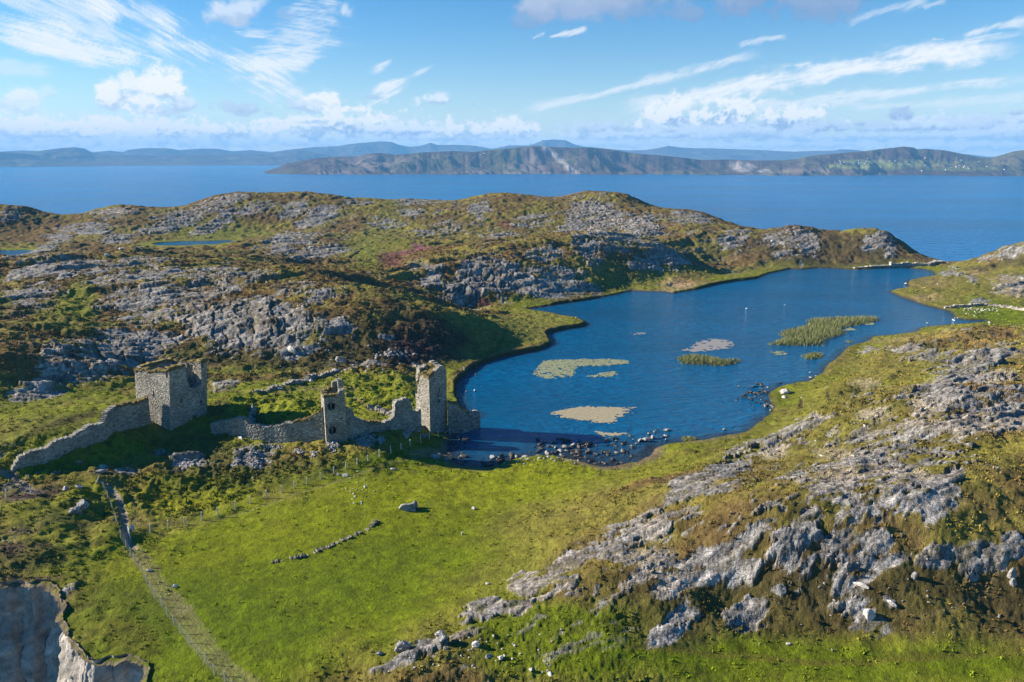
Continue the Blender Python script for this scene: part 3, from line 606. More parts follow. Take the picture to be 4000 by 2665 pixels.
LX, LY = np.meshgrid(xs, ys); ld = sdf(lake, LX.astype(np.float32), LY.astype(np.float32))
inl = ld < 3.0; kq = inl[:-1, :-1] & inl[1:, 1:] & inl[1:, :-1] & inl[:-1, 1:]
nearsh = ss(32, 8, np.hypot((LX - 15) * .55, LY - 112))      # the stony near bay is shallow
shal = np.clip(ss(-3.0, -.2, ld) * .75 + nearsh * ss(-14, -3, ld) * .75, 0, 1) * (.6 + .6 * fbm(LX * .3, LY * .3, 3, 301))
lk = grid_mesh('lake_water', np.stack([LX, LY, np.zeros_like(LX)], -1), m_lake, keep=kq, attrs={'shallow': np.clip(shal, 0, 1)})
tag(lk, 'dark blue wind ruffled lake', 'lake', kind='structure')
for nm, po in (('pond_water', pond1), ('pond_water', pond2)):
    cxy = po.mean(0); big_p = cxy + (po - cxy) * 1.06
    o = link(nm, [(x, y, PZ) for x, y in big_p], [tuple(range(len(po)))], m_lake); tag(o, 'small blue pond in the moor', 'pond', kind='structure')
# ================================================================== the far shores
def el_of(py):      # photo row -> tangent of the elevation for a far point straight ahead (rows of distant skylines are near level)
    u, dy, dz = ray(CX, py); return dz / dy
def far_profile(pr, azs):
    """skyline as photo points -> slope up from the camera per bearing"""
    b = []; s = []
    for px, py in pr:
        u, dy, dz = ray(px, py); b.append(math.degrees(math.atan2(u, dy))); s.append(dz / math.hypot(u, dy))
    return np.interp(azs, b, s)
HEAD = [(560,684),(900,684),(1000,682),(1012,678),(1050,665),(1080,655),(1120,638),(1170,629),(1240,616),(1310,612),(1400,610),(1430,601),(1470,597),(1500,598),(1540,603),(1600,600),(1650,594),(1700,593),(1760,589),(1850,593),(1900,586),(1950,582),(2000,577),(2060,571),(2100,569),
 (2180,574),(2240,576),(2310,574),(2370,580),(2450,594),(2520,602),(2580,606),(2640,612),(2700,619),(2740,624),(2850,622),(2950,626),(3060,625),(3120,620),(3150,610),(3200,604),(3250,600),(3330,593),(3380,589),(3440,581),(3490,576),(3530,571),(3570,575),(3580,582),(3610,580),(3640,582),(3690,586),(3740,596),(3790,606),(3830,615),(3870,616),(3910,605),(3960,590),(3990,586),(4050,584),(4200,578),(4500,590),(5200,600)]
HILL1 = [(-1400,600),(-500,596),(0,592),(90,598),(180,614),(230,622),(300,634),(420,641),(520,644),(700,645),(1400,646),(1500,650)]
HILL2 = [(-1400,620),(-200,615),(0,606),(100,598),(180,585),(240,578),(290,574),(330,580),(370,600),(430,606),(520,606),(620,608),(700,603),(780,601),(880,602),(950,602),(1080,598),(1120,591),(1150,588),(1200,590),(1260,602),(1330,610),(1500,615),(1900,622),(2600,630)]
MOUNT = [(-1400,600),(-300,590),(0,592),(80,587),(160,590),(360,594),(430,588),(480,594),(500,585),(560,578),(650,578),(700,586),(780,580),(850,580),(900,590),(980,586),(1060,594),(1140,583),(1220,575),(1320,570),(1370,562),(1440,555),(1490,551),(1530,554),(1560,566),(1600,573),(1640,570),(1680,557),(1710,566),(1780,565),(1850,568),(1920,580),(1960,574),(1990,567),(2060,568),(2090,560),(2120,547),(2160,544),(2210,547),(2240,562),(2280,572),(2360,580),(2450,587),(2520,586),(2570,578),(2610,569),(2660,576),(2720,579),(2780,579),(2860,582),(2960,585),(3050,590),(3100,592),(3180,589),(3260,588),(3280,583),(3330,584),(3380,590),(3500,600),(3780,602),(3860,612),(4000,610),(4400,600),(5200,606)]
m_far = mat('far_land'); t = NT(m_far)
pos = t.n('ShaderNodeNewGeometry').outputs['Position']; vc = t.n('ShaderNodeAttribute', attribute_name='col').outputs['Color']
nf = t.noise(t.mapping(pos, (.012, .012, .03)), 1, 7, .68)
v_ = t.math('ADD', t.math('MULTIPLY', nf, 1.5), .22)
cc = t.mix(1.0, vc, t.n('ShaderNodeCombineColor', i_0=v_, i_1=v_, i_2=v_).outputs[0], 'MULTIPLY')
bs = t.principled(i_Roughness=.95, i_Normal=t.bump(nf, .8, 25)); t.l(cc, bs.inputs['Base Color']); bs.inputs['Specular IOR Level'].default_value = .05
def far_land(name, prof, d0, dc, d1, a0, a1, da, nd, rough, cliffs, paint, seed):
    az = np.arange(a0, a1, da); sl = far_profile(prof, az)
    ur = np.linspace(0, 1.0, nd); k = np.where(ur < .7, ur / .7, 1)      # 0 shore .. 1 crest
    dsh = d0(az) if callable(d0) else np.full_like(az, d0)
    dcr = dsh + dc; D = np.where(ur[:, None] < .7, dsh[None] + (dcr - dsh)[None] * (ur[:, None] / .7), dcr[None] + (d1 - dc) * ((ur[:, None] - .7) / .3))
    hc = H + sl * dcr - SEA                                             # crest height above the sea
    AZR = np.radians(az)[None]; X = np.sin(AZR) * D; Y = np.cos(AZR) * D
    q0 = np.clip((D - dsh[None]) / dc, 0, 1); aze = az[None] + 2.6 * q0 + 1.5 * (fbm(az[None] * .2, q0 * 2, 3, seed + 30) - .5)
    but = 330 * (fbm(aze * .42 + seed, q0 * 1.5, 3, seed + 31) - .5) + 170 * (fbm(aze * 1.15, q0 * 3, 3, seed + 32) - .5); wob_ = fbm(az[None] * .8 + D * .004, D * .003 - az[None] * .5, 4, seed + 33) * 140
    q = np.clip((D - dsh[None] - np.clip(but + 110 + wob_ - 45, 0, 400) * rough * ss(0, 200, dc - (D - dsh[None]))) / dc, 0, 1)
    cl = np.zeros_like(az)
    for px0, px1, c in cliffs:
        b0 = math.degrees(math.atan2((px0 - CX) / F, cp)); b1 = math.degrees(math.atan2((px1 - CX) / F, cp))
        cl = np.maximum(cl, .6 * c * ss(b0 - .4, b0 + .4, az) * (1 - ss(b1 - .4, b1 + .4, az)))
    gul = ss(.3, .7, fbm(X * .0035 + D * .001, Y * .0035, 5, seed))
    base = q ** 1.15
    cliffy = np.clip(q / (.16 + .30 * gul), 0, 1) * (.30 + .3 * gul) + (.70 - .3 * gul) * q
    sh_ = base * (1 - cl[None]) + cliffy * cl[None]
    back = 1 - ss(.7, 1.0, ur)[:, None] * .85
    Zf = hc[None] * sh_ * back
    env = np.clip(np.sin(np.pi * np.clip(q, 0, 1)), 0, 1) ** .7 * (ur[:, None] < .7)
    n = fbm(X * .004, Y * .004, 5, seed + 3) - .5; n2_ = fbm(X * .0012 + Y * .0006, Y * .0011, 4, seed + 5) - .5
    ridg = 1 - np.abs(2 * fbm(X * .0016, Y * .0016, 4, seed + 8) - 1)
    Zf = Zf * (1 + env * (n * .8 + n2_ * .9) * rough) + env * (ridg - .75) * hc[None] * .55 * rough
    Zf = np.minimum(Zf, hc[None] * (.03 + .97 * (D / dcr[None])) * 1.0 + 0 * D) if True else Zf
    Zf = np.maximum(Zf, 0) + SEA - 2
    slope = np.hypot(*np.gradient(Zf)) 
    c1 = fbm(X * .003, Y * .003, 4, seed + 20); c2 = fbm(X * .012, Y * .012, 3, seed + 21)
    Cf = C3((.075, .052, .04))[None, None] * (.5 + c1)[..., None] * (.7 + .6 * c2)[..., None]
    g = ss(.5, .62, c1 * .6 + c2 * .4)[..., None]; Cf = Cf * (1 - g * .7) + C3((.085, .085, .03)) * g * .7
    rk_ = cl[None] * ss(.42, .05, q) * ss(.42, .62, fbm(X * .007 + Zf * .02, Zf * .035 + D * .004, 5, seed + 22) * .7 + .3 * c2)
    Cf = Cf * (1 - rk_[..., None] * .6) + C3((.24, .21, .19)) * rk_[..., None] * .6
    o = np.stack([X, Y, Zf], -1)
    PXX, PYY = to_px(X, Y, Zf)
    for (px, py, rx, ry, rot, colr, st) in paint:
        co, si = math.cos(R(rot)), math.sin(R(rot)); dx = PXX - px; dy = PYY - py
        m = np.hypot((dx * co + dy * si) / rx, (-dx * si + dy * co) / ry) + (c2 - .5) * 1.2
        m = (1 - ss(.6, 1.3, m))[..., None] * st * (.6 + .5 * c2[..., None]); Cf = Cf * (1 - m) + C3(colr) * m
    ob = grid_mesh(name, o[:, ::-1] if False else o, m_far, attrs={'col': np.clip(Cf, .005, .6)})
    return ob, X, Y, Zf, az, D
GF = (.13, .155, .04); RKF = (.33, .29, .26)
hb, hX, hY, hZ, hA, hD = far_land('headland', HEAD, lambda a: interp(a, [(-20, 4550), (-18.5, 4500), (-10, 4230), (2, 4220), (20, 4220), (28, 4500), (34, 4560), (50, 4700)]) + 60 * (fbm(a * 1.3, a * 0, 4, 900) - .5), 700, 1500, -21, 50, .035, 120, 1.0,
   [(1240, 1640, .75), (1640, 1830, .45), (1830, 2330, .85), (2430, 2560, .4), (2830, 3000, .7), (3000, 3420, .45), (3420, 3900, .25)],
   [(2170,610,110,14,40,RKF,.9),(2080,630,60,30,60,(.16,.12,.10),.8),(1460,630,130,26,0,(.2,.16,.14),.6),(1300,640,60,22,-20,(.12,.08,.06),.7),(2900,652,50,20,0,RKF,.8),(2990,668,30,9,0,RKF,.8),(3120,668,120,10,0,(.2,.16,.13),.6),
    (3400,632,130,10,3,GF,.95),(3420,650,180,14,0,GF,.9),(3600,640,120,14,0,GF,.75),(3750,660,160,8,0,GF,.75),(3760,635,60,5,0,GF,.8),(3700,648,100,6,0,(.16,.13,.06),.6),(3340,652,110,8,0,(.15,.17,.05),.8),(2300,630,120,30,20,(.035,.035,.025),.7),(2630,650,130,16,0,(.04,.038,.03),.6)], 910)
tag(hb, 'long dark headland with cliffs across the bay', 'headland', kind='structure')
fb, *_r = far_land('far_hills', HILL1, 8700, 500, 1500, -50, -12, .06, 50, .7, [], [], 930); tag(fb, 'low blue hills at the far left shore', 'hills', kind='structure')
fb, *_r = far_land('far_hills', HILL2, 8900, 1300, 2300, -50, 4, .06, 60, .9, [(420, 1400, .35)], [], 940); tag(fb, 'blue rolling hills behind the bay', 'hills', kind='structure')
fb, *_r = far_land('mountains', MOUNT, 10900, 1100, 2200, -50, 50, .06, 60, .6, [], [], 950); tag(fb, 'faint blue mountain range on the horizon', 'mountains', kind='structure')

# white houses scattered on the headland
m_white = mat('white_wall'); t = NT(m_white); b_ = t.principled(i_Roughness=.7); b_.inputs['Base Color'].default_value = (.62, .62, .6, 1)
m_slate = mat('slate_roof'); t = NT(m_slate); b_ = t.principled(i_Roughness=.6); t.l(t.ramp(t.noise(t.n('ShaderNodeNewGeometry').outputs['Position'], .8), [(0, (.05, .055, .065)), (1, (.09, .095, .105))]), b_.inputs['Base Color'])
def cottage(name, L_, W_, Hh):
    e = empty(name, (0, 0, 0)); a, b = L_ / 2, W_ / 2
    v = [(-a, -b, -2), (a, -b, -2), (a, b, -2), (-a, b, -2), (-a, -b, Hh), (a, -b, Hh), (a, b, Hh), (-a, b, Hh), (-a, 0, Hh + b * .8), (a, 0, Hh + b * .8)]
    link('wall', v, [(0, 1, 5, 4), (2, 3, 7, 6), (3, 0, 4, 8, 7), (1, 2, 6, 9, 5)], m_white, e)
    o_ = .35; z0 = Hh - .25; z1 = Hh + b * .8 + .12
    rv = [(-a - o_, -b - o_, z0), (a + o_, -b - o_, z0), (a + o_, 0, z1), (-a - o_, 0, z1), (-a - o_, b + o_, z0), (a + o_, b + o_, z0)]
    rv += [(x, y, z + .2) for x, y, z in rv]
    link('roof', rv, [(6, 7, 8, 9), (9, 8, 11, 10), (0, 3, 2, 1), (3, 4, 5, 2), (0, 1, 7, 6), (4, 10, 11, 5), (0, 6, 9, 3), (3, 9, 10, 4), (1, 2, 8, 7), (2, 5, 11, 8)], m_slate, e)
    return e
HOUSES = [(3263,637),(3281,630),(3286,634),(3284,641),(3298,635),(3330,637),(3337,644),(3354,631),(3358,640),(3366,637),(3379,640),(3385,634),(3389,622),(3407,641),(3476,632),(3500,631),(3525,644),(3553,645),(3615,621),(3616,647),(3717,655),(3738,654),(3751,648),(3757,629),(3766,657),(3771,650),(3786,660),(3824,634),(3856,653),(3926,665),(3603,669),(3697,667),(1809,603),(1878,605),(1885,605),(1892,604)]
proto = None
for i, (px, py) in enumerate(HOUSES):
    u, dy, dz = ray(px, py); b = math.degrees(math.atan2(u, dy)); ci = int((b + 21) / .035)
    zr = H + hD[:, ci] * dz / math.hypot(u, dy); j = int(np.argmax(hZ[:, ci] >= zr - .5)) if (hZ[:, ci] >= zr - .5).any() else 40
    h_ = cottage('cottage', 9, 5.5, 3.4) if i == 0 else None
    if i == 0: proto = h_
    else:
        h_ = proto.copy(); COL.objects.link(h_)
        for ch in proto.children:
            c_ = ch.copy(); COL.objects.link(c_); c_.parent = h_
    h_.location = (hX[j, ci], hY[j, ci], hZ[j, ci] + 1); h_.rotation_euler = (0, 0, rng.uniform(-.5, .5)); h_.scale = [rng.uniform(.6, 1.0)] * 3
    if px < 2000: tag(h_, 'tiny white cottage on the crest of the dark headland left of the bare cliff', 'house', 'white cottages on the headland crest')
    else: tag(h_, 'tiny white cottage among the green fields of the far headland', 'house', 'white cottages among the far fields')

# ---- haze: even pale air round the whole scene
HZ = (16500, -400, 15500)
hm = mat('haze'); t = NT(hm); vol = t.n('ShaderNodeVolumePrincipled', i_Density=HAZE); vol.inputs['Color'].default_value = (.20, .53, 1.0, 1); vol.inputs['Anisotropy'].default_value = .0
o_ = t.n('ShaderNodeOutputMaterial'); t.l(vol.outputs[0], o_.inputs['Volume'])
x_, y0_, y1_ = HZ; z0_, z1_ = -62, 325
hv = [(-x_, y0_, z0_), (x_, y0_, z0_), (x_, y1_, z0_), (-x_, y1_, z0_), (-x_, y0_, z1_), (x_, y0_, z1_), (x_, y1_, z1_), (-x_, y1_, z1_)]
hz = link('haze', hv, [(0, 3, 2, 1), (4, 5, 6, 7), (0, 1, 5, 4), (1, 2, 6, 5), (2, 3, 7, 6), (3, 0, 4, 7)], hm); tag(hz, kind='stuff')
# ================================================================== clouds on the sky dome (bearing / elevation fields)
SR = 70000.0
sa_ = np.arange(-50, 50.01, .085); se_ = np.concatenate([np.arange(-.4, 14, .075), np.arange(14, 34, .4)])
A_, E_ = np.meshgrid(sa_, se_); ca = np.cos(np.radians(E_)); dxs, dys, dzs = np.sin(np.radians(A_)) * ca, np.cos(np.radians(A_)) * ca, np.sin(np.radians(E_))
ELS = 1.0
def ang(px, py):
    u, dy, dz = ray(px, py); return math.degrees(math.atan2(u, dy)), math.degrees(math.atan2(dz, math.hypot(u, dy)))
den = np.zeros_like(A_); shd = np.ones_like(A_)          # cover, brightness
tint = np.zeros_like(A_)
def lay(d, s):
    global den, shd
    d = np.clip(d, 0, 1); nd_ = den + d * (1 - den); shd = np.where(nd_ > 1e-4, (shd * den * (1 - d) + s * d) / np.maximum(nd_, 1e-4), shd); den = nd_
def rotc(a0, e0, rot):
    co, si = math.cos(R(rot)), math.sin(R(rot)); x = A_ - a0; y = E_ - e0; return x * co + y * si, -x * si + y * co
# thin overall veil towards the horizon
lay(.66 * np.exp(-np.clip(E_, 0, 90) / 3.4) + .03, .90)
big_w = (fbm(A_ * .25, E_ * .35, 4, 501) - .5)
def cirrus(px, py, lx, ly, rot, d, seed, fib=3.0, frot=None, s=.95, sharp=.16):
    """wispy sheet: an ellipse with a fibrous texture drawn along frot"""
    a0, e0 = ang(px, py); k = 57.3 / F
    x, y = rotc(a0, e0, rot); q = np.hypot(x / (lx * k), y / (ly * k)) + big_w * 1.3
    fx, fy = rotc(a0, e0, rot if frot is None else frot)
    n = fbm(fx * .28 + seed, fy * .28 * fib * 1.6 + big_w * 2.2, 6, seed, .58)
    n2_ = fbm(fx * .5, fy * 3.4 * fib + big_w * 3, 5, seed + 3, .62); n3_ = fbm(fx * 1.6, fy * 9 * fib, 3, seed + 5)
    m = (1 - ss(.15, 1.2, q)); v = m * .95 + (n - .5) * 1.7 + (n2_ - .5) * 1.15 + (n3_ - .5) * .4 - .26
    lay(d * ss(-.12, .85, v) ** 1.15 * ss(1.4, .5, q), s)
def streak(ps, wid, d, seed, s=.97, fade=1):
    P_ = [ang(*p) for p in ps]; best = np.full_like(A_, 1e9); tt = np.zeros_like(A_); tot = 0
    Ls = [math.hypot(P_[i + 1][0] - P_[i][0], P_[i + 1][1] - P_[i][1]) for i in range(len(P_) - 1)]; acc = 0; sgn = np.zeros_like(A_)
    for i in range(len(P_) - 1):
        ex, ey = P_[i + 1][0] - P_[i][0], P_[i + 1][1] - P_[i][1]; L_ = Ls[i]
        t_ = np.clip(((A_ - P_[i][0]) * ex + (E_ - P_[i][1]) * ey) / (L_ * L_), 0, 1)
        dd = np.hypot(A_ - P_[i][0] - t_ * ex, E_ - P_[i][1] - t_ * ey); cr = ((A_ - P_[i][0]) * ey - (E_ - P_[i][1]) * ex) / L_
        m = dd < best; best = np.where(m, dd, best); tt = np.where(m, (acc + t_ * L_) / sum(Ls), tt); sgn = np.where(m, cr, sgn); acc += L_
    k = 57.3 / F * wid
    n = fbm(tt * sum(Ls) * .5, sgn / k * .9 + tt * 2, 6, seed, .6); n2_ = fbm(tt * sum(Ls) * 1.6 + sgn / k * .5, sgn / k * 1.6, 5, seed + 2, .6)
    q = best / k / (.45 + .8 * vn(tt * 5 + seed, tt * 0, seed + 7)); end = ss(0, .12, tt) * (1 - ss(.85, 1, tt) * fade)
    n3_ = fbm(tt * sum(Ls) * .7, sgn / k * 4.5 + tt * 3, 4, seed + 5, .6); v = (1 - ss(0, 1.3, q)) * .95 + (n - .5) * 1.2 + (n2_ - .5) * .7 + (n3_ - .5) * .8 - .2
    lay(d * ss(-.1, 1.0, v) * (1 - ss(.7, 1.8, q)) * end, s)
def cumulus(px, py, rx, ry, d, seed, bright=1.0, dark=.62, flat_=.5, scale=1.0):
    """puffy cloud: billowed top, flatter shaded base"""
    a0, e0 = ang(px, py); k = 57.3 / F; x = (A_ - a0) / (rx * k); y = (E_ - e0) / (ry * k)
    sel = (np.abs(x) < 1.9) & (np.abs(y) < 2.2)
    if not sel.any(): return
    X, Y = A_[sel], E_[sel]; xs, ys = x[sel], y[sel]
    n = fbm(X * .85 / scale + seed, Y * 1.15 / scale, 5, seed, .56); n2_ = 1 - np.abs(2 * fbm(X * 2.0 / scale, Y * 2.2 / scale, 4, seed + 4) - 1)
    ysq = np.where(ys < 0, ys / flat_, ys)
    q = np.hypot(xs, ysq); v = 1 - q + (n - .5) * 2.1 + (n2_ - .6) * .45
    m = ss(-.06, .62, v) * d
    up = ys + (n - .5) * 1.5 - xs * .18 + (n2_ - .6) * .6
    s = dark + (bright - dark) * ss(-.30, .30, up)
    full = np.zeros_like(A_); full[sel] = m; sf = np.ones_like(A_); sf[sel] = s
    lay(full, sf)
# cirrus sheets, upper left
for c in [(420,205,520,75,-8,.85,511,3,-12),(150,170,260,55,-12,.7,512,3,-14),(780,190,420,110,-22,.9,513,2.4,-28),(880,250,160,70,-35,.8,514,2,-35),(1010,140,170,60,-8,.6,515,3,0),(1190,110,170,150,35,.55,516,3,-6),(1130,215,220,45,5,.55,517,4,4),
          (250,60,420,60,-18,.6,518,4,-24),(420,20,300,40,-14,.55,519,4,-20),(620,70,160,50,-30,.6,520,3,-32),(120,110,260,30,-5,.4,521,4,-10),(60,260,160,40,0,.4,522,2,0),(1350,40,30,40,55,.5,523,2,55)]:
    cirrus(*c)
lay(.0 * A_, 1)
# long streaks, right half (photo polylines)
for ps, wd, d in [([(2020,430),(2250,390),(2500,325),(2720,270),(2850,230),(3000,200)], 24, .62),([(2880,180),(2980,150),(3080,140)], 16, .5),([(3300,90),(3420,50),(3560,10),(3640,-20)], 26, .45),([(3600,25),(3700,0)], 10, .4),
   ([(2400,425),(2650,390),(2900,340),(3100,305),(3350,262),(3600,225),(3850,200),(4060,180)], 46, .95),([(2660,370),(2850,335),(3030,290)], 16, .5),([(3120,280),(3350,240),(3600,190),(3850,150),(4050,120)], 18, .6),([(3400,215),(3560,185),(3680,165)], 22, .4),([(3750,140),(3900,95),(4050,75)], 26, .7),
   ([(2850,425),(3150,400),(3450,365),(3700,335),(4100,300)], 36, .7),([(3300,420),(3650,405),(4100,372)], 22, .45),([(2380,140),(2220,150)], 10, .0),([(2140,145),(2220,128),(2300,105)], 13, .7),([(2080,150),(2130,125)], 10, .4),([(3100,253),(3170,245)], 6, .6),([(3640,152),(3690,150)], 6, .5)]:
    if d > 0: streak(ps, wd, d, 530 + wd + int(ps[0][0]) % 37)
cirrus(1540, 325, 130, 45, 32, .9, 560, 1.8, 28); cirrus(1500, 250, 60, 24, 28, .75, 561, 2, 28); cirrus(1640, 280, 60, 20, 24, .5, 562, 2, 24)
# grey low cloud at the top edge
cumulus(2240, -10, 260, 75, .93, 571, .60, .50, 1.0, 3); cumulus(2080, 75, 80, 35, .5, 572, .48, .42, 1, 2); cumulus(2960, -15, 150, 75, .8, 573, .45, .38, 1, 2.2); cumulus(3170, -10, 130, 75, .75, 574, .45, .38, 1, 2.2); cumulus(2700, 50, 60, 22, .6, 575, .42, .38, 1, 1.5); cumulus(2480, 10, 180, 60, .6, 576, .5, .42, 1, 2.5)
cumulus(920, 45, 90, 42, .8, 577, .85, .66, 1, 2); cumulus(1130, 60, 60, 30, .35, 578, .6, .55, 1, 2)
# puffs
for c in [(445,370,75,60,.97,581,1.05,.72),(540,330,60,40,.85,582,1.02,.75),(640,350,70,80,.97,583,1.06,.7),(580,410,90,40,.95,584,1.05,.75),(700,400,60,45,.8,585,.9,.64),(940,425,90,26,.75,586,.72,.6),(1230,405,110,45,.95,587,1.05,.66),(1220,412,150,22,.7,588,.8,.62),
          (1700,392,60,28,.9,589,.92,.62),(85,375,45,28,.7,590,1.0,.8),(100,410,60,40,.6,591,.95,.82),(10,400,40,40,.6,592,.95,.8),(210,365,36,24,.4,593,.95,.8),(1470,380,45,10,.6,594,.66,.6),(1050,440,14,8,.5,595,.7,.6),(1850,405,12,8,.6,596,.7,.6),(720,455,40,14,.6,597,.7,.62)]:
    cumulus(*c[:8], .7)
# the bank along the horizon
for c in [(120,510,230,45,.97,601,1.05,.76),(380,505,220,50,.97,602,1.05,.76),(640,515,200,52,.9,603,.98,.68),(900,520,150,48,.92,604,1.0,.66),(520,560,420,36,.8,605,.92,.74),(1200,545,300,35,.75,606,.92,.72),(200,570,340,26,.8,607,.95,.82),
          (1360,490,300,62,.97,608,1.03,.63),(1540,505,170,42,.9,609,.95,.62),(1230,470,90,22,.75,610,1.02,.75),(1800,515,120,48,.9,611,1.02,.68),(1960,510,110,46,.9,612,1.02,.68),(2060,510,60,36,.9,613,1.03,.7),(1700,540,300,26,.7,614,.9,.7),
          (2340,500,150,42,.85,615,.82,.64),(2610,460,100,70,.97,616,1.08,.66),(2830,455,130,75,.97,617,1.07,.62),(3060,475,170,62,.95,618,1.0,.6),(3210,490,90,36,.9,619,.8,.58),(2700,515,260,36,.9,620,.85,.66),(2960,525,320,34,.8,621,.86,.68),(2400,530,260,24,.8,622,.92,.72),
          (3510,445,46,22,.9,623,.62,.58),(3630,458,30,10,.85,624,.62,.58),(3500,490,170,26,.85,625,.78,.62),(3680,490,140,36,.9,626,.9,.64),(3860,480,130,36,.9,627,.82,.64),(3990,470,70,34,.85,628,.82,.66),(3750,530,320,24,.8,629,.88,.7),(3350,535,240,22,.75,630,.86,.7),(3980,520,150,30,.8,631,.88,.68),
          (2200,560,500,20,.7,632,.94,.76),(3100,565,520,18,.75,633,.95,.78),(3800,572,420,20,.8,634,.97,.8),(1500,560,420,16,.65,635,.94,.76),(600,585,520,14,.7,636,.96,.82),(-300,500,300,60,.9,637,1,.75),(4400,480,300,60,.9,638,.9,.65),(3370,484,20,10,.8,639,.6,.56),(3960,440,40,9,.7,640,.66,.6)]:
    cumulus(*c[:7], c[7] - .14, flat_=.75, scale=.55)
edge = ss(50, 46, np.abs(A_)) * (1 - ss(24, 34, E_))
den *= edge
m_sky = mat('cloud_sky'); t = NT(m_sky)
ad = t.n('ShaderNodeAttribute', attribute_name='cover').outputs['Fac']; as_ = t.n('ShaderNodeAttribute', attribute_name='light').outputs['Fac']
ecol = t.ramp(as_, [(.30, (.20, .30, .50)), (.55, (.40, .50, .70)), (.75, (.60, .70, .86)), (.90, (.80, .88, .96)), (1.0, (1.0, .985, .96))])
em = t.n('ShaderNodeEmission', i_Strength=CLOUD); t.l(ecol, em.inputs['Color']); tr = t.n('ShaderNodeBsdfTransparent')
mx = t.n('ShaderNodeMixShader'); t.l(ad, mx.inputs[0]); t.l(tr.outputs[0], mx.inputs[1]); t.l(em.outputs[0], mx.inputs[2]); o_ = t.n('ShaderNodeOutputMaterial'); t.l(mx.outputs[0], o_.inputs['Surface'])
sk = grid_mesh('sky', np.stack([dxs, dys, dzs], -1) * SR, m_sky, attrs={'cover': den, 'light': np.clip(shd, 0, 1)})
tag(sk, 'blue summer sky with streaks of cirrus and a low bank of cumulus', 'sky', kind='structure')
# ================================================================== the ruined castle and the stone walls
def stone_mat(name, tone, warm=0.0, row=.17, lichen=.5):
    m = mat(name); t = NT(m)
    uv = t.n('ShaderNodeUVMap', uv_map='wall').outputs[0]; pos = t.n('ShaderNodeNewGeometry').outputs['Position']
    wob = t.n('ShaderNodeVectorMath', operation='ADD'); t.l(uv, wob.inputs[0])
    nz = t.n('ShaderNodeTexNoise', i_Scale=1.3, i_Detail=3.0); t.l(pos, nz.inputs['Vector'])
    sc = t.n('ShaderNodeVectorMath', operation='SCALE', i_Scale=.16); t.l(nz.outputs['Color'], sc.inputs[0]); t.l(sc.outputs[0], wob.inputs[1])
    br = t.n('ShaderNodeTexBrick', i_Scale=1.0, offset=.43, squash=1.0); t.l(wob.outputs[0], br.inputs['Vector'])
    br.inputs['Brick Width'].default_value = row * 2.7; br.inputs['Row Height'].default_value = row; br.inputs['Mortar Size'].default_value = .022; br.inputs['Mortar Smooth'].default_value = .4
    br.inputs['Color1'].default_value = (.55, .55, .55, 1); br.inputs['Color2'].default_value = (1.25, 1.25, 1.25, 1); br.inputs['Mortar'].default_value = (.30, .29, .27, 1)
    vo = t.n('ShaderNodeTexVoronoi', i_Scale=1.0); t.l(t.mapping(wob.outputs[0], (2.4, 6.2, 1)), vo.inputs['Vector'])
    big_ = t.noise(pos, .35, 4, .6); fine_ = t.noise(pos, 5.5, 4, .7); spots = t.noise(pos, 2.6, 3, .6)
    base = t.mix(t.ramp(big_, [(.35, 0), (.68, 1)]), tuple(c * .78 for c in tone), tuple(c * 1.2 for c in tone))
    base = t.mix(1.0, base, br.outputs['Color'], 'MULTIPLY')
    base = t.mix(t.ramp(vo.outputs['Color'], [(.2, 0), (.8, .55)]), base, t.mix(1.0, base, (1.65, 1.6, 1.5), 'MULTIPLY'))
    base = t.mix(t.ramp(vo.outputs['Color'], [(.84, 0), (.92, .85)]), base, (.03, .028, .026))
    base = t.mix(t.ramp(spots, [(.60, 0), (.70, lichen)]), base, (.42, .40, .35))
    base = t.mix(t.ramp(t.noise(pos, 1.1, 4, .65), [(.62, 0), (.76, .45)]), base, (.14, .125, .06))
    v_ = t.math('ADD', t.math('MULTIPLY', fine_, .9), .55)
    base = t.mix(1.0, base, t.n('ShaderNodeCombineColor', i_0=v_, i_1=v_, i_2=v_).outputs[0], 'MULTIPLY')
    h = t.math('ADD', t.math('MULTIPLY', br.outputs['Fac'], -.6), t.math('MULTIPLY', fine_, .5)); h = t.math('ADD', h, t.math('MULTIPLY', vo.outputs['Distance'], .4))
    b = t.principled(i_Roughness=.92, i_Normal=t.bump(h, .9, .12)); t.l(base, b.inputs['Base Color']); b.inputs['Specular IOR Level'].default_value = .12
    return m
m_stone = stone_mat('castle_masonry', (.335, .32, .28)); m_dry = stone_mat('dry_stone', (.30, .285, .26), row=.26, lichen=.8); m_moss = stone_mat('mossy_stone', (.17, .165, .12), row=.26, lichen=.35); m_pale = stone_mat('pale_stone', (.36, .33, .28), row=.3, lichen=.7)
def turf_mat(name, c0, c1, c2):
    m = mat(name); t = NT(m); pos = t.n('ShaderNodeNewGeometry').outputs['Position']
    n1 = t.noise(pos, 2.2, 5, .7); n2 = t.noise(pos, 9, 3, .6)
    c = t.ramp(n1, [(.3, c0), (.5, c1), (.68, c2)]); v = t.math('ADD', t.math('MULTIPLY', n2, 1.1), .45)
    c = t.mix(1.0, c, t.n('ShaderNodeCombineColor', i_0=v, i_1=v, i_2=v).outputs[0], 'MULTIPLY')
    b = t.principled(i_Roughness=.95, i_Normal=t.bump(t.math('ADD', n1, n2), 1, .18)); t.l(c, b.inputs['Base Color']); b.inputs['Specular IOR Level'].default_value = .1
    return m
m_cap = turf_mat('dry_turf', (.10, .075, .03), (.18, .14, .055), (.17, .155, .045)); m_capg = turf_mat('green_turf', (.07, .075, .018), (.12, .12, .022), (.17, .15, .035))
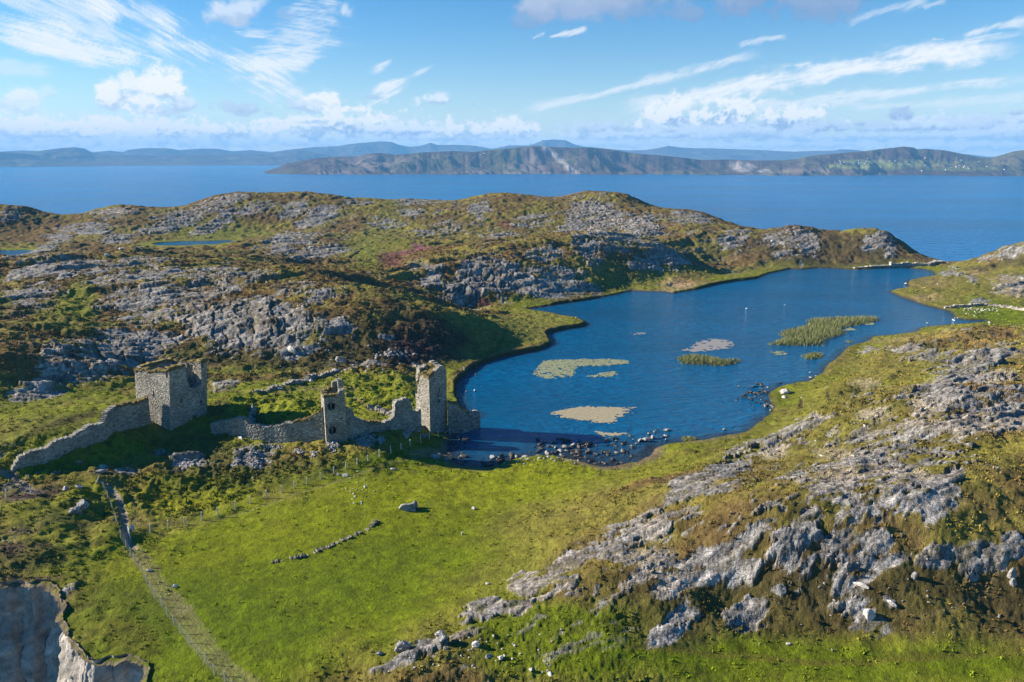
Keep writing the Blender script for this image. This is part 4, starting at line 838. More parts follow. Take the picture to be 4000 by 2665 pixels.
def hsh(a, b, c, s):
    n = (int(a) * 73856093 ^ int(b) * 19349663 ^ int(c) * 83492791 ^ s * 2654435761) & 0xffffffff
    n = ((n ^ (n >> 15)) * 2246822519) & 0xffffffff; n = ((n ^ (n >> 13)) * 3266489917) & 0xffffffff
    return ((n ^ (n >> 16)) & 0xffff) / 65535.0 - .5
def slab(name, path, thick, present, zlo, zhi, mt, parent=None, closed=False, cell=.22, jit=.05, batter=0.0, seed=1, side=1, jz=None):
    """masonry wall along a ground path: cells of one stone height that are there or missing.  thick is measured to the left of the path * side"""
    nodes = []; n = len(path); segs = n if closed else n - 1
    for i in range(segs):
        a = np.array(path[i][:2], float); b = np.array(path[(i + 1) % n][:2], float); k = max(1, round(np.hypot(*(b - a)) / cell))
        for j in range(k): nodes.append((a + (b - a) * j / k, i if j else -1 - i))
    if not closed: nodes.append((np.array(path[-1][:2], float), -1 - (n - 1)))
    P = np.array([q[0] for q in nodes]); m = len(P)
    def segdir(i):
        a = np.array(path[i % n][:2], float); b = np.array(path[(i + 1) % n][:2], float); d = b - a; return d / np.hypot(*d)
    N = np.zeros((m, 2))
    for q, (p_, c_) in enumerate(nodes):
        if c_ >= 0: d = segdir(c_); N[q] = (-d[1], d[0])
        else:
            i = -1 - c_
            if closed: d0, d1 = segdir(i - 1), segdir(i)
            else: d0, d1 = segdir(max(i - 1, 0)), segdir(min(i, n - 2))
            n0 = np.array((-d0[1], d0[0])); n1_ = np.array((-d1[1], d1[0])); nn = n0 + n1_; nn /= np.hypot(*nn); N[q] = nn / max(.45, nn @ n0)
    N *= side
    S_ = np.concatenate([[0], np.cumsum(np.hypot(*np.diff(P, axis=0).T))]); tot = S_[-1] + (np.hypot(*(P[0] - P[-1])) if closed else 0)
    nc = m if closed else m - 1; nz_ = int(math.ceil((zhi - zlo) / cell))
    occ = np.zeros((nc, nz_), bool)
    for i in range(nc):
        s = (S_[i] + (S_[i + 1] if i + 1 < m else tot)) / 2
        p = (P[i] + P[(i + 1) % m]) / 2
        for j in range(nz_): occ[i, j] = present(s, zlo + (j + .5) * cell, p)
    V = {}; vl = []; uvl = []; faces = []; fuv = []
    def vert(i, j, k):
        i = i % m if closed else i
        key = (i, j, k)
        if key in V: return V[key]
        z = zlo + j * cell; p = P[i] + N[i] * (thick * k)
        o = -N[i] * batter * (z - zhi) * (-1 if k else 1) * .5
        a = hsh(i, j, k, seed) * jit * 2; b = hsh(i, j, k, seed + 1) * jit * 1.6; c = hsh(i, j, k, seed + 2) * (jit if jz is None else jz) * 2
        d = np.array((N[i][1], -N[i][0])) * side
        corner = nodes[i][1] < 0
        p = p + o + N[i] * a * (.4 if corner else 1) + d * (0 if corner else b)
        V[key] = len(vl); vl.append((p[0], p[1], z + c)); return V[key]
    def su(i): return S_[i] if i < m else tot
    def quad(ks, uvs): faces.append([vert(*k) for k in ks]); fuv.append(uvs)
    def has(i, j):
        if j < 0 or j >= nz_: return False
        if closed: return occ[i % nc, j]
        return 0 <= i < nc and occ[i, j]
    for i in range(nc):
        for j in range(nz_):
            if not occ[i, j]: continue
            s0, s1, z0, z1 = su(i), su(i + 1), zlo + j * cell, zlo + (j + 1) * cell; U = [(s0, z0), (s1, z0), (s1, z1), (s0, z1)]
            quad([(i, j, 0), (i + 1, j, 0), (i + 1, j + 1, 0), (i, j + 1, 0)], U)
            quad([(i + 1, j, 1), (i, j, 1), (i, j + 1, 1), (i + 1, j + 1, 1)], [U[1], U[0], U[3], U[2]])
            if not has(i, j + 1): quad([(i, j + 1, 0), (i + 1, j + 1, 0), (i + 1, j + 1, 1), (i, j + 1, 1)], [(s0, z1), (s1, z1), (s1, z1 + thick), (s0, z1 + thick)])
            if not has(i, j - 1) and j > 0: quad([(i, j, 1), (i + 1, j, 1), (i + 1, j, 0), (i, j, 0)], [(s0, z0 - thick), (s1, z0 - thick), (s1, z0), (s0, z0)])
            if not has(i - 1, j): quad([(i, j, 1), (i, j, 0), (i, j + 1, 0), (i, j + 1, 1)], [(s0 - thick, z0), (s0, z0), (s0, z1), (s0 - thick, z1)])
            if not has(i + 1, j): quad([(i + 1, j, 0), (i + 1, j, 1), (i + 1, j + 1, 1), (i + 1, j + 1, 0)], [(s1, z0), (s1 + thick, z0), (s1 + thick, z1), (s1, z1)])
    if side < 0: faces = [f[::-1] for f in faces]; fuv = [f[::-1] for f in fuv]
    o = link(name, vl, faces, mt, parent)
    ul = o.data.uv_layers.new(name='wall'); k = 0; flat_uv = []
    for f in fuv:
        for q in f: flat_uv += q
    ul.data.foreach_set('uv', flat_uv)
    # smoother rubble look
    return o
def prof(pts):
    xs = [p[0] for p in pts]; ys = [p[1] for p in pts]
    return lambda s: float(np.interp(s, xs, ys))
def rag(s, z, seed, a=.5, f=1.0): return (float(fbm(np.float32(s * f + seed * 3.1), np.float32(z * f * .3 + seed), 3, seed)) - .5) * 2 * a

# ---- the big keep: square, open to the sky, a breach in the near right face
kx, ky, kz = at_y(663, 1690, 126.0)
DL = np.array((-.91, .418)); DR = np.array((.418, .91)); KA = 8.5
A0 = np.array((kx, ky)); B0 = A0 + DR * KA; C0 = B0 + DL * KA; D0 = A0 + DL * KA
keep_e = empty('castle_keep', (kx, ky, kz)); tag(keep_e, 'largest square ruined keep of grey stone with dry turf on its wall tops', 'tower')
def inv(e): return e          # parts are built in world space and parented with the inverse transform
def adopt(o, e):
    o.parent = e; o.matrix_parent_inverse = e.matrix_basis.inverted() if False else __import__('mathutils').Matrix.Translation(-e.location); return o
kt = kz + 11.3
def keep_top(s):
    # s runs A0 -> B0 (right face) -> C0 (back) -> D0 -> A0 (left face)
    t_ = prof([(0, kt - .1), (1.2, kt + .1), (3.4, kt + .1), (3.55, kt - .7), (3.9, kt - 2.6), (4.5, kt - 4.5), (5.6, kt - 4.9), (7.1, kt - 4.5), (7.4, kt - 1.6), (7.7, kt - .5), (8.5, kt - .35), (10.5, kt - .5), (13.5, kt - .7), (17, kt - .8), (20, kt - .7), (23, kt - .6), (25.5, kt - .8), (29, kt - .6), (32, kt - .4), (34, kt - .1)])(s)
    return t_ + rag(s, 0, 3, .28, 1.3)
def keep_in(s, z, p):
    if z > keep_top(s): return False
    # right face: loop hole, ground breach
    if 2.35 < s < 2.8 and kz + 4.6 < z < kz + 5.5: return False
    if 4.9 + rag(z, s, 5, .2) < s < 6.1 and kz - .3 < z < kz + 1.5: return False
    if 6.7 < s < 7.3 and kz + 3.2 < z < kz + 3.8: return False
    # back right face (B0 -> C0): window seen through the breach
    if 10.6 < s < 12.2 and kt - 3.6 < z < kt - 1.0: return False
    if 13.6 < s < 14.3 and kt - 4.4 < z < kt - 2.4: return False
    # left face D0 -> A0
    if 29.8 < s < 30.35 and kz + 5.7 < z < kz + 7.1: return False
    if 27.9 < s < 28.3 and kz + 4.7 < z < kz + 6.1: return False
    if 33.2 < s < 33.7 and kt - 1.5 < z < kt - .6: return False
    return True
o = slab('wall', [A0, B0, C0, D0], 1.25, keep_in, kz - 1.8, kt + 1.6, m_stone, closed=True, cell=.2, jit=.035, batter=.012, seed=11); adopt(o, keep_e)
def cap_in(top, lo=.0, hi=.20):
    def f(s, z, p):
        h_ = top(s); g = hi + rag(s, 1, 21, .22, 1.1)
        return h_ - .28 + lo < z < h_ + g
    return f
o = slab('turf_cap', [A0 - (DL + DR) * .07, B0 - (DL - DR) * .07, C0 + (DL + DR) * .07, D0 + (DL - DR) * .07], 1.34, lambda s, z, p: (not 3.5 < s < 7.0) and cap_in(keep_top)(s, z, p), kt - 2.0, kt + 2.2, m_cap, closed=True, cell=.2, jit=.09, seed=31); adopt(o, keep_e); o.data.polygons.foreach_set('use_smooth', [True] * len(o.data.polygons))
# overgrown rubble floor inside
fx, fy = np.meshgrid(np.linspace(1.2, KA - 1.2, 22), np.linspace(1.2, KA - 1.2, 22)); ct_ = A0[None, None] + DL[None, None] * fx[..., None] + DR[None, None] * fy[..., None]
fz = kz + 3.0 + 2.0 * ss(4, 0, np.abs(fy - 5.5)) * ss(5, 0, fx) + (fbm(fx * .7, fy * .7, 3, 33) - .5) * 1.6
o = grid_mesh('rubble_floor', np.concatenate([ct_, fz[..., None]], -1)[:, ::-1], m_capg); adopt(o, keep_e)
vaz = math.atan2(kx, ky); lat = np.array((math.cos(vaz), -math.sin(vaz)))      # the old walls lean a little
for ch in keep_e.children:
    for v in ch.data.vertices: k_ = .075 * (v.co.z - kz) + .15; v.co.x += lat[0] * k_; v.co.y += lat[1] * k_
# ---- slender middle tower
def square(px, py, Y, phi, a):
    x, y, z = at_y(px, py, Y); vaz = math.atan2(x, y); l = np.array((math.cos(vaz), -math.sin(vaz))); d = np.array((math.sin(vaz), math.cos(vaz)))
    r_ = l * math.cos(phi) + d * math.sin(phi); e_ = -l * math.sin(phi) + d * math.cos(phi); A = np.array((x, y))
    return A, A + r_ * a, A + r_ * a + e_ * a, A + e_ * a, z, r_, e_
A1, B1, C1, D1, tz, tr, te = square(1276, 1740, 121.0, R(8), 3.5)
tur = empty('castle_turret', (A1[0], A1[1], tz)); tag(tur, 'slender middle tower with two ragged window holes and a broken stub on top', 'tower')
tt_ = tz + 8.6
def tur_top(s):
    return prof([(0, tt_ - .1), (2.5, tt_ + .05), (2.55, tt_ + .75), (3.5, tt_ + .85), (3.9, tt_ + .8), (5.0, tt_ + .6), (5.4, tt_ + 1.9), (6.0, tt_ + 2.0), (6.05, tt_ + 1.0), (6.35, tt_ + 1.0), (6.4, tt_ + 2.1), (7.0, tt_ + 2.0), (8.1, tt_ + 1.7), (8.5, tt_ + 1.5), (8.55, tt_ + .3), (10.5, tt_ + .2), (12, tt_ + .1), (14, tt_ - .1)])(s) + rag(s, 0, 43, .16, 1.7)
def tur_in(s, z, p):
    if z > tur_top(s): return False
    for zc, hw in ((tz + 6.75, .62), (tz + 2.5, .6)):
        r_ = math.hypot((s - 1.15) / (hw + rag(z, s, 45, .22, 2.4)), (z - zc) / .72)
        if r_ < 1: return False
    if 13.0 < s < 13.3 and tz + 6.2 < z < tz + 7.5: return False
    return True
o = slab('wall', [A1, B1, C1, D1], .75, tur_in, tz - 1.8, tt_ + 2.8, m_stone, closed=True, cell=.175, jit=.03, seed=51); adopt(o, tur)
o = slab('turf_cap', [A1 - (tr + te) * .04, B1 + (tr - te) * .04, C1 + (tr + te) * .04, D1 - (tr - te) * .04], .9, lambda s, z, p: (s < 2.4 or s > 8.4) and cap_in(tur_top, .05, .2)(s, z, p), tt_ - .8, tt_ + 1.2, m_cap, closed=True, cell=.18, jit=.08, seed=53); adopt(o, tur)
for zc in (tz + 6.75, tz + 2.5):
    c = A1 + tr * 1.12 + te * .22; w_, d2 = .055, .09
    q = [c + tr * a * w_ + te * b * d2 for a, b in ((-1, -1), (1, -1), (1, 1), (-1, 1))]
    vv_ = [(x, y, zc - .85 + .0) for x, y in q] + [(x, y, zc + .78) for x, y in q]
    o = link('mullion', vv_, [(0, 1, 5, 4), (1, 2, 6, 5), (2, 3, 7, 6), (3, 0, 4, 7), (4, 5, 6, 7), (3, 2, 1, 0)], m_pale); adopt(o, tur)
    ul = o.data.uv_layers.new(name='wall')
q = [A1 + tr * a + te * b for a, b in ((.7, .7), (2.8, .7), (2.8, 2.8), (.7, 2.8))]
o = link('turf_floor', [(x, y, tt_ - .35) for x, y in q], [(0, 1, 2, 3)], m_cap); adopt(o, tur)
# ---- tall east tower at the water
A2, B2, C2, D2, ez, er_, ee_ = square(1680, 1664, 133.0, R(38), 4.15)
eat = empty('castle_tower', (A2[0], A2[1], ez)); tag(eat, 'tall ragged tower beside the lake with slit windows and a peaked broken top', 'tower')
et = ez + 9.3
def ea_top(s):
    a = 4.15
    return prof([(0, et), (.8, et + .6), (2.4, et + 1.5), (3.3, et + 1.75), (3.9, et + 1.1), (a, et + .6), (5.2, et + 1.3), (6.2, et + 1.5), (7.0, et + 1.5), (7.8, et + 1.7), (8.6, et + 1.6), (9.4, et + 1.3), (10.6, et + 1.3), (12.0, et + 1.1), (12.45, et - 2.4), (12.9, et - 2.2), (13.5, et - 1.8), (13.9, et - .5), (14.2, et + .1), (15, et + .3), (16.6, et)])(s) + rag(s, 0, 63, .22, 1.6)
def ea_in(s, z, p):
    if z > ea_top(s): return False
    if 2.2 < s < 2.5 and (ez + 5.8 < z < ez + 6.9): return False
    if 2.05 < s < 2.4 and (ez + 3.9 < z < ez + 4.7): return False
    if 1.95 < s < 2.2 and (ez + 5.2 < z < ez + 5.8): return False
    if 12.45 < s < 13.2 + rag(z, s, 65, .4, 1.5) and ez + 5.3 < z: return False
    if 13.3 < s < 13.6 and ez + 4.6 < z < ez + 5.3: return False
    if 6.9 < s < 7.4 and et + .6 < z < et + 1.6: return False
    return True
o = slab('wall', [A2, B2, C2, D2], .95, ea_in, ez - 2.2, et + 3.8, m_stone, closed=True, cell=.185, jit=.035, seed=61); adopt(o, eat)
o = slab('turf_cap', [A2 - (er_ + ee_) * .05, B2 + (er_ - ee_) * .05, C2 + (er_ + ee_) * .05, D2 - (er_ - ee_) * .05], 1.1, lambda s, z, p: (s > 13.2 or s < 1.2) and cap_in(ea_top, 0, .35)(s, z, p), et - 2.6, et + 2.6, m_cap, closed=True, cell=.19, jit=.1, seed=67); adopt(o, eat)
mx_, my_ = np.meshgrid(np.linspace(.7, 3.5, 14), np.linspace(.7, 3.5, 14)); mc = A2[None, None] + er_[None, None] * mx_[..., None] + ee_[None, None] * my_[..., None]
mz = et - .5 + .33 * mx_ + .3 * my_ + (fbm(mx_, my_, 3, 68) - .5) * 1.1
o = grid_mesh('turf_mound', np.concatenate([mc, mz[..., None]], -1), m_cap); adopt(o, eat)
# ---- curtain walls: (photo x, base row, top row, distance)
def wall_run(name, ps, thick, mt, label, cat='wall', cell=.2, jit=.05, seed=71, side=1, rough_=.2, cap=None, holes=None, bury=1.0):
    W = [at_y(px, pb, Y) for px, pb, pt, Y in ps]; T = [at_y(px, pt, Y)[2] for px, pb, pt, Y in ps]
    S_ = [0]
    for i in range(1, len(W)): S_.append(S_[-1] + math.hypot(W[i][0] - W[i - 1][0], W[i][1] - W[i - 1][1]))
    tf = prof(list(zip(S_, T)))
    e = empty(name, W[0]); tag(e, label, cat)
    top = lambda s: tf(s) + rag(s, 0, seed, rough_, 1.4)
    def pres(s, z, p): return z < top(s) and not (holes and holes(s, z))
    g = min(min(base_z(w_[0], w_[1]), w_[2]) for w_ in W) - bury
    o = slab('masonry', [w_[:2] for w_ in W], thick, pres, g, max(T) + .8, mt, cell=cell, jit=jit, seed=seed, side=side); adopt(o, e)
    if cap:
        o = slab('turf_cap', [w_[:2] for w_ in W], thick + .1, lambda s, z, p: cap(s) and top(s) - .22 < z < top(s) + .26 + rag(s, 2, seed + 3, .15, 1.3), min(T) - .6, max(T) + 1.2, m_cap, cell=cell, jit=.08, seed=seed + 5, side=side); adopt(o, e)
    return e
wall_run('curtain_wall', [(577,1646,1556,127.5),(540,1660,1566,126),(482,1680,1580,124),(440,1692,1588,122),(412,1700,1604,120.6),(402,1704,1632,120),(392,1712,1652,119),(372,1722,1654,118),(340,1745,1662,116.5),(315,1752,1676,115.5),(262,1772,1708,113.6),(240,1778,1706,113),(180,1797,1742,111.2),(110,1818,1764,109.6),(78,1832,1778,108.8),(58,1838,1806,108.3),(36,1844,1838,107.8)], 1.0, m_stone,
   'long grey curtain wall running down the slope to the left of the big keep', seed=72, side=1, cap=lambda s: s < 6)
wall_run('curtain_wall', [(822,1668,1655,126.5),(850,1676,1650,126),(875,1682,1648,125.6),(905,1690,1640,125.2),(935,1698,1630,124.9),(962,1706,1642,124.5),(985,1716,1660,124.2),(1000,1720,1664,124),(1040,1730,1668,123.6),(1070,1734,1670,123.4),(1110,1734,1656,123),(1160,1732,1649,122.7),(1205,1730,1644,122.5),(1232,1730,1624,122.3),(1268,1736,1602,122)], 1.0, m_stone,
   'sagging curtain wall of dark stone between the big keep and the slender middle tower', seed=76, side=1, cap=lambda s: s > 16.2)
wall_run('curtain_wall', [(1352,1722,1592,123.6),(1372,1716,1594,124),(1384,1712,1606,124.5),(1392,1708,1634,124.9),(1430,1700,1648,125.8),(1468,1694,1656,126.8),(1498,1688,1654,127.6),(1525,1680,1642,128.3),(1543,1674,1626,128.8),(1546,1673,1580,128.9),(1556,1670,1568,129.2),(1580,1664,1558,129.8),(1600,1660,1560,130.3),(1608,1658,1572,130.6),(1616,1656,1604,131),(1630,1652,1610,131.5),(1640,1650,1598,131.9),(1646,1650,1596,132.2)], 1.1, m_stone,
   'broken curtain wall with a tall rounded stump between the middle tower and the tower at the water', seed=81, side=1, cap=lambda s: 4 < s < 7, holes=lambda s, z: False)
wall_run('curtain_wall', [(1752,1662,1576,135.2),(1772,1654,1578,135.4),(1795,1648,1580,135.6),(1799,1647,1597,135.7),(1815,1642,1597,136),(1818,1641,1612,136.1),(1828,1636,1618,136.4),(1834,1632,1624,136.6)], .9, m_stone, 'short wall with stepped end running from the tower into the lake', seed=86, side=1, cap=lambda s: True, bury=1.6)
wall_run('jetty', [(1832,1640,1612,136.5),(1850,1634,1610,137),(1866,1627,1608,137.4),(1876,1622,1612,137.6)], 1.1, m_dry, 'low stony spit of fallen masonry ending in the lake past the tower', 'jetty', jit=.1, seed=87, bury=1.2)
def on_land(ps, lift):   # (photo x, base row) -> row of points with the distance found on the land
    out = []
    for px, pb in ps:
        h = hit(px, pb)
        if h: out.append((px, pb, to_px(h[0], h[1], h[2] + lift(px))[1], h[1]))
    return out
wall_run('field_wall', on_land([(1435,1600),(1460,1604),(1490,1614),(1515,1624),(1540,1638)], lambda x: .75), .8, m_dry, 'short tumbled wall on the turf behind the tall rounded stump', jit=.12, seed=91, cell=.22, rough_=.35)
wall_run('field_wall', on_land([(1115,1506),(1160,1500),(1205,1493),(1216,1482),(1260,1473),(1300,1462),(1318,1456)], lambda x: .7), .9, m_dry, 'tumbled dry stone wall climbing the green slope towards the heathery hill', jit=.14, seed=93, cell=.24, rough_=.45)
wall_run('field_wall', on_land([(985,1536),(1020,1531),(1060,1524),(1100,1512)], lambda x: .45), .9, m_dry, 'lowest sunken line of stones on the green behind the castle', jit=.16, seed=95, cell=.24, rough_=.5)
wall_run('field_wall', on_land([(1060,2202),(1130,2188),(1180,2180),(1240,2158),(1300,2135),(1350,2112),(1400,2090),(1440,2072),(1466,2050),(1482,2038)], lambda x: .06), .6, m_moss, 'sunken mossy line of stones crossing the near green field', jit=.13, seed=97, cell=.17, rough_=.36)
wall_run('field_wall', on_land([(1610,1432),(1640,1442),(1668,1452)], lambda x: .8), .8, m_dry, 'dark stone wall on the brown hill foot just above the ragged tower', jit=.12, seed=99, cell=.24, rough_=.4)
wall_run('field_wall', on_land([(3690,1207),(3715,1205),(3740,1202),(3790,1198),(3850,1196),(3900,1198),(3940,1204),(3970,1211),(4010,1216)], lambda x: .75), .9, m_pale, 'pale dry stone wall along the meadow behind the flock of white birds', jit=.14, seed=101, cell=.3, rough_=.3, bury=2.5)
dam = [(3338,1057,1046,349),(3380,1054,1042,351),(3430,1051,1038,353),(3478,1049,1036,354)]
wall_run('dam_wall', dam, 1.4, m_pale, 'low pale retaining wall at the far end of the lake', jit=.14, seed=103, cell=.34, rough_=.2, bury=2)
wall_run('dam_wall', [(3479,1049,1023,354),(3484,1049,1023,354.2),(3486,1049,1031,354.3),(3520,1048,1028,354.6),(3540,1048,1026,354.8),(3547,1048,1025,354.8),(3548,1048,1028,354.8),(3580,1048,1028,354.8),(3612,1049,1030,354.5),(3630,1050,1030,354),(3634,1050,1026,354)], 1.4, m_pale, 'taller pale wall closing the far end of the lake, with a pillar at its left end', jit=.12, seed=105, cell=.34, rough_=.25, bury=2)
wall_run('dam_wall', [(3634,1047,1028,355),(3650,1043,1021,358),(3672,1038,1019,361),(3690,1036,1023,363),(3705,1034,1028,364)], 1.6, m_dry, 'dark stone wall continuing uphill right of the pale end wall', jit=.2, seed=107, cell=.36, rough_=.4, bury=3)
# ================================================================== boulders, rubble, fences, gate, reeds, birds
def rock_mat(name, tone, dark_base=False):
    m = mat(name); t = NT(m); pos = t.n('ShaderNodeNewGeometry').outputs['Position']
    n1 = t.noise(pos, 1.1, 5, .65); n2 = t.noise(pos, 6, 4, .7)
    c = t.ramp(n1, [(.3, tuple(x * .55 for x in tone)), (.52, tone), (.7, tuple(min(.7, x * 1.45) for x in tone))])
    c = t.mix(t.ramp(t.noise(pos, 3.2, 3, .6), [(.56, 0), (.64, .7)]), c, (.48, .46, .43)); v = t.math('ADD', t.math('MULTIPLY', n2, 1.0), .5)
    c = t.mix(1.0, c, t.n('ShaderNodeCombineColor', i_0=v, i_1=v, i_2=v).outputs[0], 'MULTIPLY')
    if dark_base:      # stones standing in the lake: dark wet tide mark near the water line
        zz = t.n('ShaderNodeSeparateXYZ'); t.l(pos, zz.inputs[0]); wet_ = t.ramp(t.math('ADD', zz.outputs[2], t.math('MULTIPLY', n1, .2)), [(.16, 1), (.30, 0)])
        c = t.mix(t.math('MULTIPLY', wet_, .85), c, (.02, .018, .015))
    b = t.principled(i_Roughness=.88, i_Normal=t.bump(t.math('ADD', n1, n2), .9, .15)); t.l(c, b.inputs['Base Color']); b.inputs['Specular IOR Level'].default_value = .15
    return m
m_boul = rock_mat('boulder_rock', (.27, .26, .25)); m_wet = rock_mat('lake_rock', (.30, .285, .265), True); m_dark = rock_mat('dark_wet_rock', (.06, .055, .05), True); m_whit = rock_mat('pale_rock', (.48, .46, .43))
import bmesh
def stone_mesh(name, sx, sy, sz, seed, mt, sub=2, angular=.35, cuts=7):
    r = random.Random(seed); bm = bmesh.new(); bmesh.ops.create_icosphere(bm, subdivisions=sub, radius=1)
    planes = []
    for _ in range(cuts):
        n = Vector((r.gauss(0, 1), r.gauss(0, 1), r.gauss(0, .8))).normalized(); planes.append((n, r.uniform(.42, .8)))
    off = r.uniform(0, 50)
    for v in bm.verts:
        c = v.co.copy()
        for n, d in planes:
            k = c.dot(n) - d
            if k > 0: c -= n * k * (1 - .04)
        w_ = 1 + angular * (float(fbm(np.float32(c.x * 1.7 + off), np.float32(c.y * 1.7 + c.z * 2.3 + off), 3, seed)) - .5) + angular * .7 * (float(fbm(np.float32(c.x * 5 + off), np.float32(c.y * 5 + c.z * 6 + off), 3, seed + 1)) - .5)
        v.co = Vector((c.x * sx * w_, c.y * sy * w_, c.z * sz * w_))
    me = bpy.data.meshes.new(name); bm.to_mesh(me); bm.free(); me.materials.append(mt); return me
def put_stone(name, me, loc, rz, tilt=0, sc=1):
    o = bpy.data.objects.new(name, me); COL.objects.link(o); o.location = loc; o.rotation_euler = (tilt, tilt * .4, rz); o.scale = (sc, sc, sc); return o
def boulder(px, py, w_, h_, label, seed, mt=None, dep=None, sink=.3, rz=0, tilt=0, cuts=7, z=None, name='boulder', cat='boulder', group=None, sub=3):
    """w_, h_ in photo pixels; base of the stone at px, py"""
    if z is None: p = hit(px, py)
    else: p = (*at_z(px, py, z), z)
    if p is None: return
    k = math.sqrt(p[0] ** 2 + p[1] ** 2 + (p[2] - H) ** 2) / F; sx = w_ * k / 2 * 1.12; sz = h_ * k / 2 * 1.2; sy = (dep or min(w_, h_ * 1.3)) * k / 2 * 1.1
    me = stone_mesh(name, sx, sy, sz, seed, mt or m_boul, sub=sub, cuts=cuts)
    zz = ground(p[0], p[1]) if z is None else z
    o = put_stone(name, me, (p[0], p[1] + sy * .5, zz + sz * (1 - sink * 2) * .8), rz, tilt)
    tag(o, label, cat, group); return o
boulder(1578, 2548, 64, 52, 'big dark grey boulder with tilted flat top, left of two on the near ridge', 1, dep=48, rz=.3, tilt=.12, cuts=12, sub=4)
boulder(1724, 2508, 54, 44, 'big square grey boulder, right one of two on the near ridge', 2, dep=44, rz=-.2, cuts=12, sub=4)
boulder(1595, 1998, 62, 40, 'sloping grey outcrop boulder beside the path end near the lake corner', 3, dep=46, tilt=.1)
boulder(1620, 1985, 20, 36, 'upright point of rock on the lake side of the sloping outcrop', 4, dep=20)
boulder(317, 1985, 46, 32, 'large rounded lichen grey boulder on the mound left of the path', 5, dep=40)
boulder(295, 2010, 44, 30, 'second lichen grey boulder in front of the rounded one left of the path', 6, dep=38)
boulder(254, 1917, 22, 18, 'small round grey boulder in the turf below the end of the long curtain wall', 7)
boulder(308, 1910, 24, 20, 'rough grey rock beside dark heather near the leaning post', 8)
boulder(3354, 2288, 64, 16, 'long pale slab lying tilted on the shaded slope', 9, m_whit, dep=18, rz=-.75, cuts=5)
boulder(1806, 2090, 10, 15, 'small pale upright stone standing alone on the green field', 10, m_whit, dep=9)
boulder(1849, 1990, 20, 14, 'rounded pale stone with a tuft of grass behind it on the green field', 11, m_whit, dep=14)
boulder(1902, 2284, 20, 7, 'white flat stone at the edge of the green field under the ridge', 12, m_whit, dep=12, cuts=4)
boulder(680, 2296, 22, 11, 'white flat stone lying on the worn path', 13, m_whit, dep=14)
boulder(580, 2232, 24, 9, 'low dark flat stones beside the fence at the worn path', 14, m_boul, dep=14)
boulder(3073, 1537, 40, 20, 'large white slab lying on the grassy point by the lake', 15, m_whit, dep=28, rz=.1, cuts=4)
boulder(3064, 1556, 18, 12, 'smaller pale rock just below the large white slab', 16, m_whit)
boulder(1138, 1376, 56, 30, 'pale leaning slab fallen at the foot of the heathery hill', 17, m_whit, dep=20, rz=-.5, tilt=.2)
boulder(1330, 1414, 44, 32, 'large rounded slab above the tumbled wall on the hill foot', 18, m_boul, dep=24, rz=-.4)
boulder(1312, 1452, 28, 16, 'stone block at the top end of the tumbled wall', 19, m_whit)
boulder(1218, 1494, 18, 16, 'pale stone at the bend of the tumbled wall', 20, m_whit)
boulder(1130, 1490, 14, 12, 'upright pale stone left of the bend of the tumbled wall', 21, m_whit)
boulder(392, 1845, 34, 16, 'smooth grey slab in the bank above the leaning post', 22, m_boul, dep=18, rz=.3)
boulder(1350, 1862, 30, 12, 'pale rock beside the path under the middle tower', 23, m_whit)
boulder(1320, 1858, 16, 10, 'grey stone left of the pale rock by the path', 24)
boulder(1536, 1836, 26, 8, 'flat stones along the narrow path to the lake', 25, m_whit)
boulder(1714, 1780, 18, 14, 'upright brown rock at the end of the narrow path', 26)
boulder(1696, 1792, 36, 18, 'broad grey rock in the lake corner by the path end', 27, dep=24)
boulder(1745, 1798, 24, 14, 'grey rock on the stony bank beside the broad rock', 28)
boulder(3868, 1263, 10, 6, 'white boulder at the tip of the grassy inlet', 29, m_whit)
boulder(3540, 1110, 12, 7, 'pale round rock at the far shore notch', 30, m_whit, z=.05)
boulder(3714, 1042, 11, 4, 'white stone on the slope right of the end wall', 31, m_whit)
boulder(3664, 1109, 7, 4, 'lone white stone in the middle of the far meadow', 32, m_whit)
boulder(3018, 945, 12, 8, 'pale boulder on the brown knoll at the far shore', 33, m_whit)
boulder(468, 976, 14, 9, 'white boulder on the moor in front of the far pond', 34, m_whit)
boulder(415, 1004, 22, 14, 'jagged white rock on the moor left of the white boulder', 35, m_whit)
boulder(2226, 2300, 12, 9, 'white stone on the dark green slope below the ridge', 36, m_whit)
boulder(2074, 2624, 16, 14, 'white lichened stone low on the near slope', 37, m_whit)
boulder(2150, 2640, 20, 14, 'broad white stone at the bottom edge of the near slope', 38, m_whit)
boulder(1862, 2530, 34, 24, 'white topped rock on the turf right of the square boulder', 39, m_whit)
boulder(1908, 2572, 22, 18, 'dark lichened stone in a tuft below the white topped rock', 40)
boulder(1956, 2580, 22, 18, 'pale lichened stone right of the dark one on the turf', 41, m_whit)
boulder(1480, 2560, 28, 18, 'low stone at the left foot of the tilted boulder', 42)
boulder(3400, 2420, 56, 40, 'broken white rock alone on the brown slope', 43, m_whit, dep=30, cuts=9)
boulder(3050, 2320, 40, 44, 'blocky grey rock low on the brown slope', 44, dep=30, cuts=9)
boulder(3955, 2260, 26, 44, 'pointed upright rock at the right edge of the slope', 45, dep=20)
boulder(3962, 2290, 22, 34, 'second pointed rock just below the upright one', 46, dep=18)
boulder(3574, 2262, 22, 34, 'leaning spike of rock under the lower crags', 47, dep=16, tilt=.2)
boulder(3316, 2218, 30, 36, 'pointed rock at the foot of the crags above the long slab', 48, dep=22)
boulder(3485, 2366, 34, 22, 'weathered log like rock in the brown slope', 49, m_whit, dep=14, rz=-.6)
boulder(3080, 2520, 20, 9, 'white flat stone on the dark lower slope', 50, m_whit)
boulder(940, 1716, 34, 14, 'pale fallen lintel slab in the grass below the curtain wall', 51, m_whit, dep=8, rz=-.7)
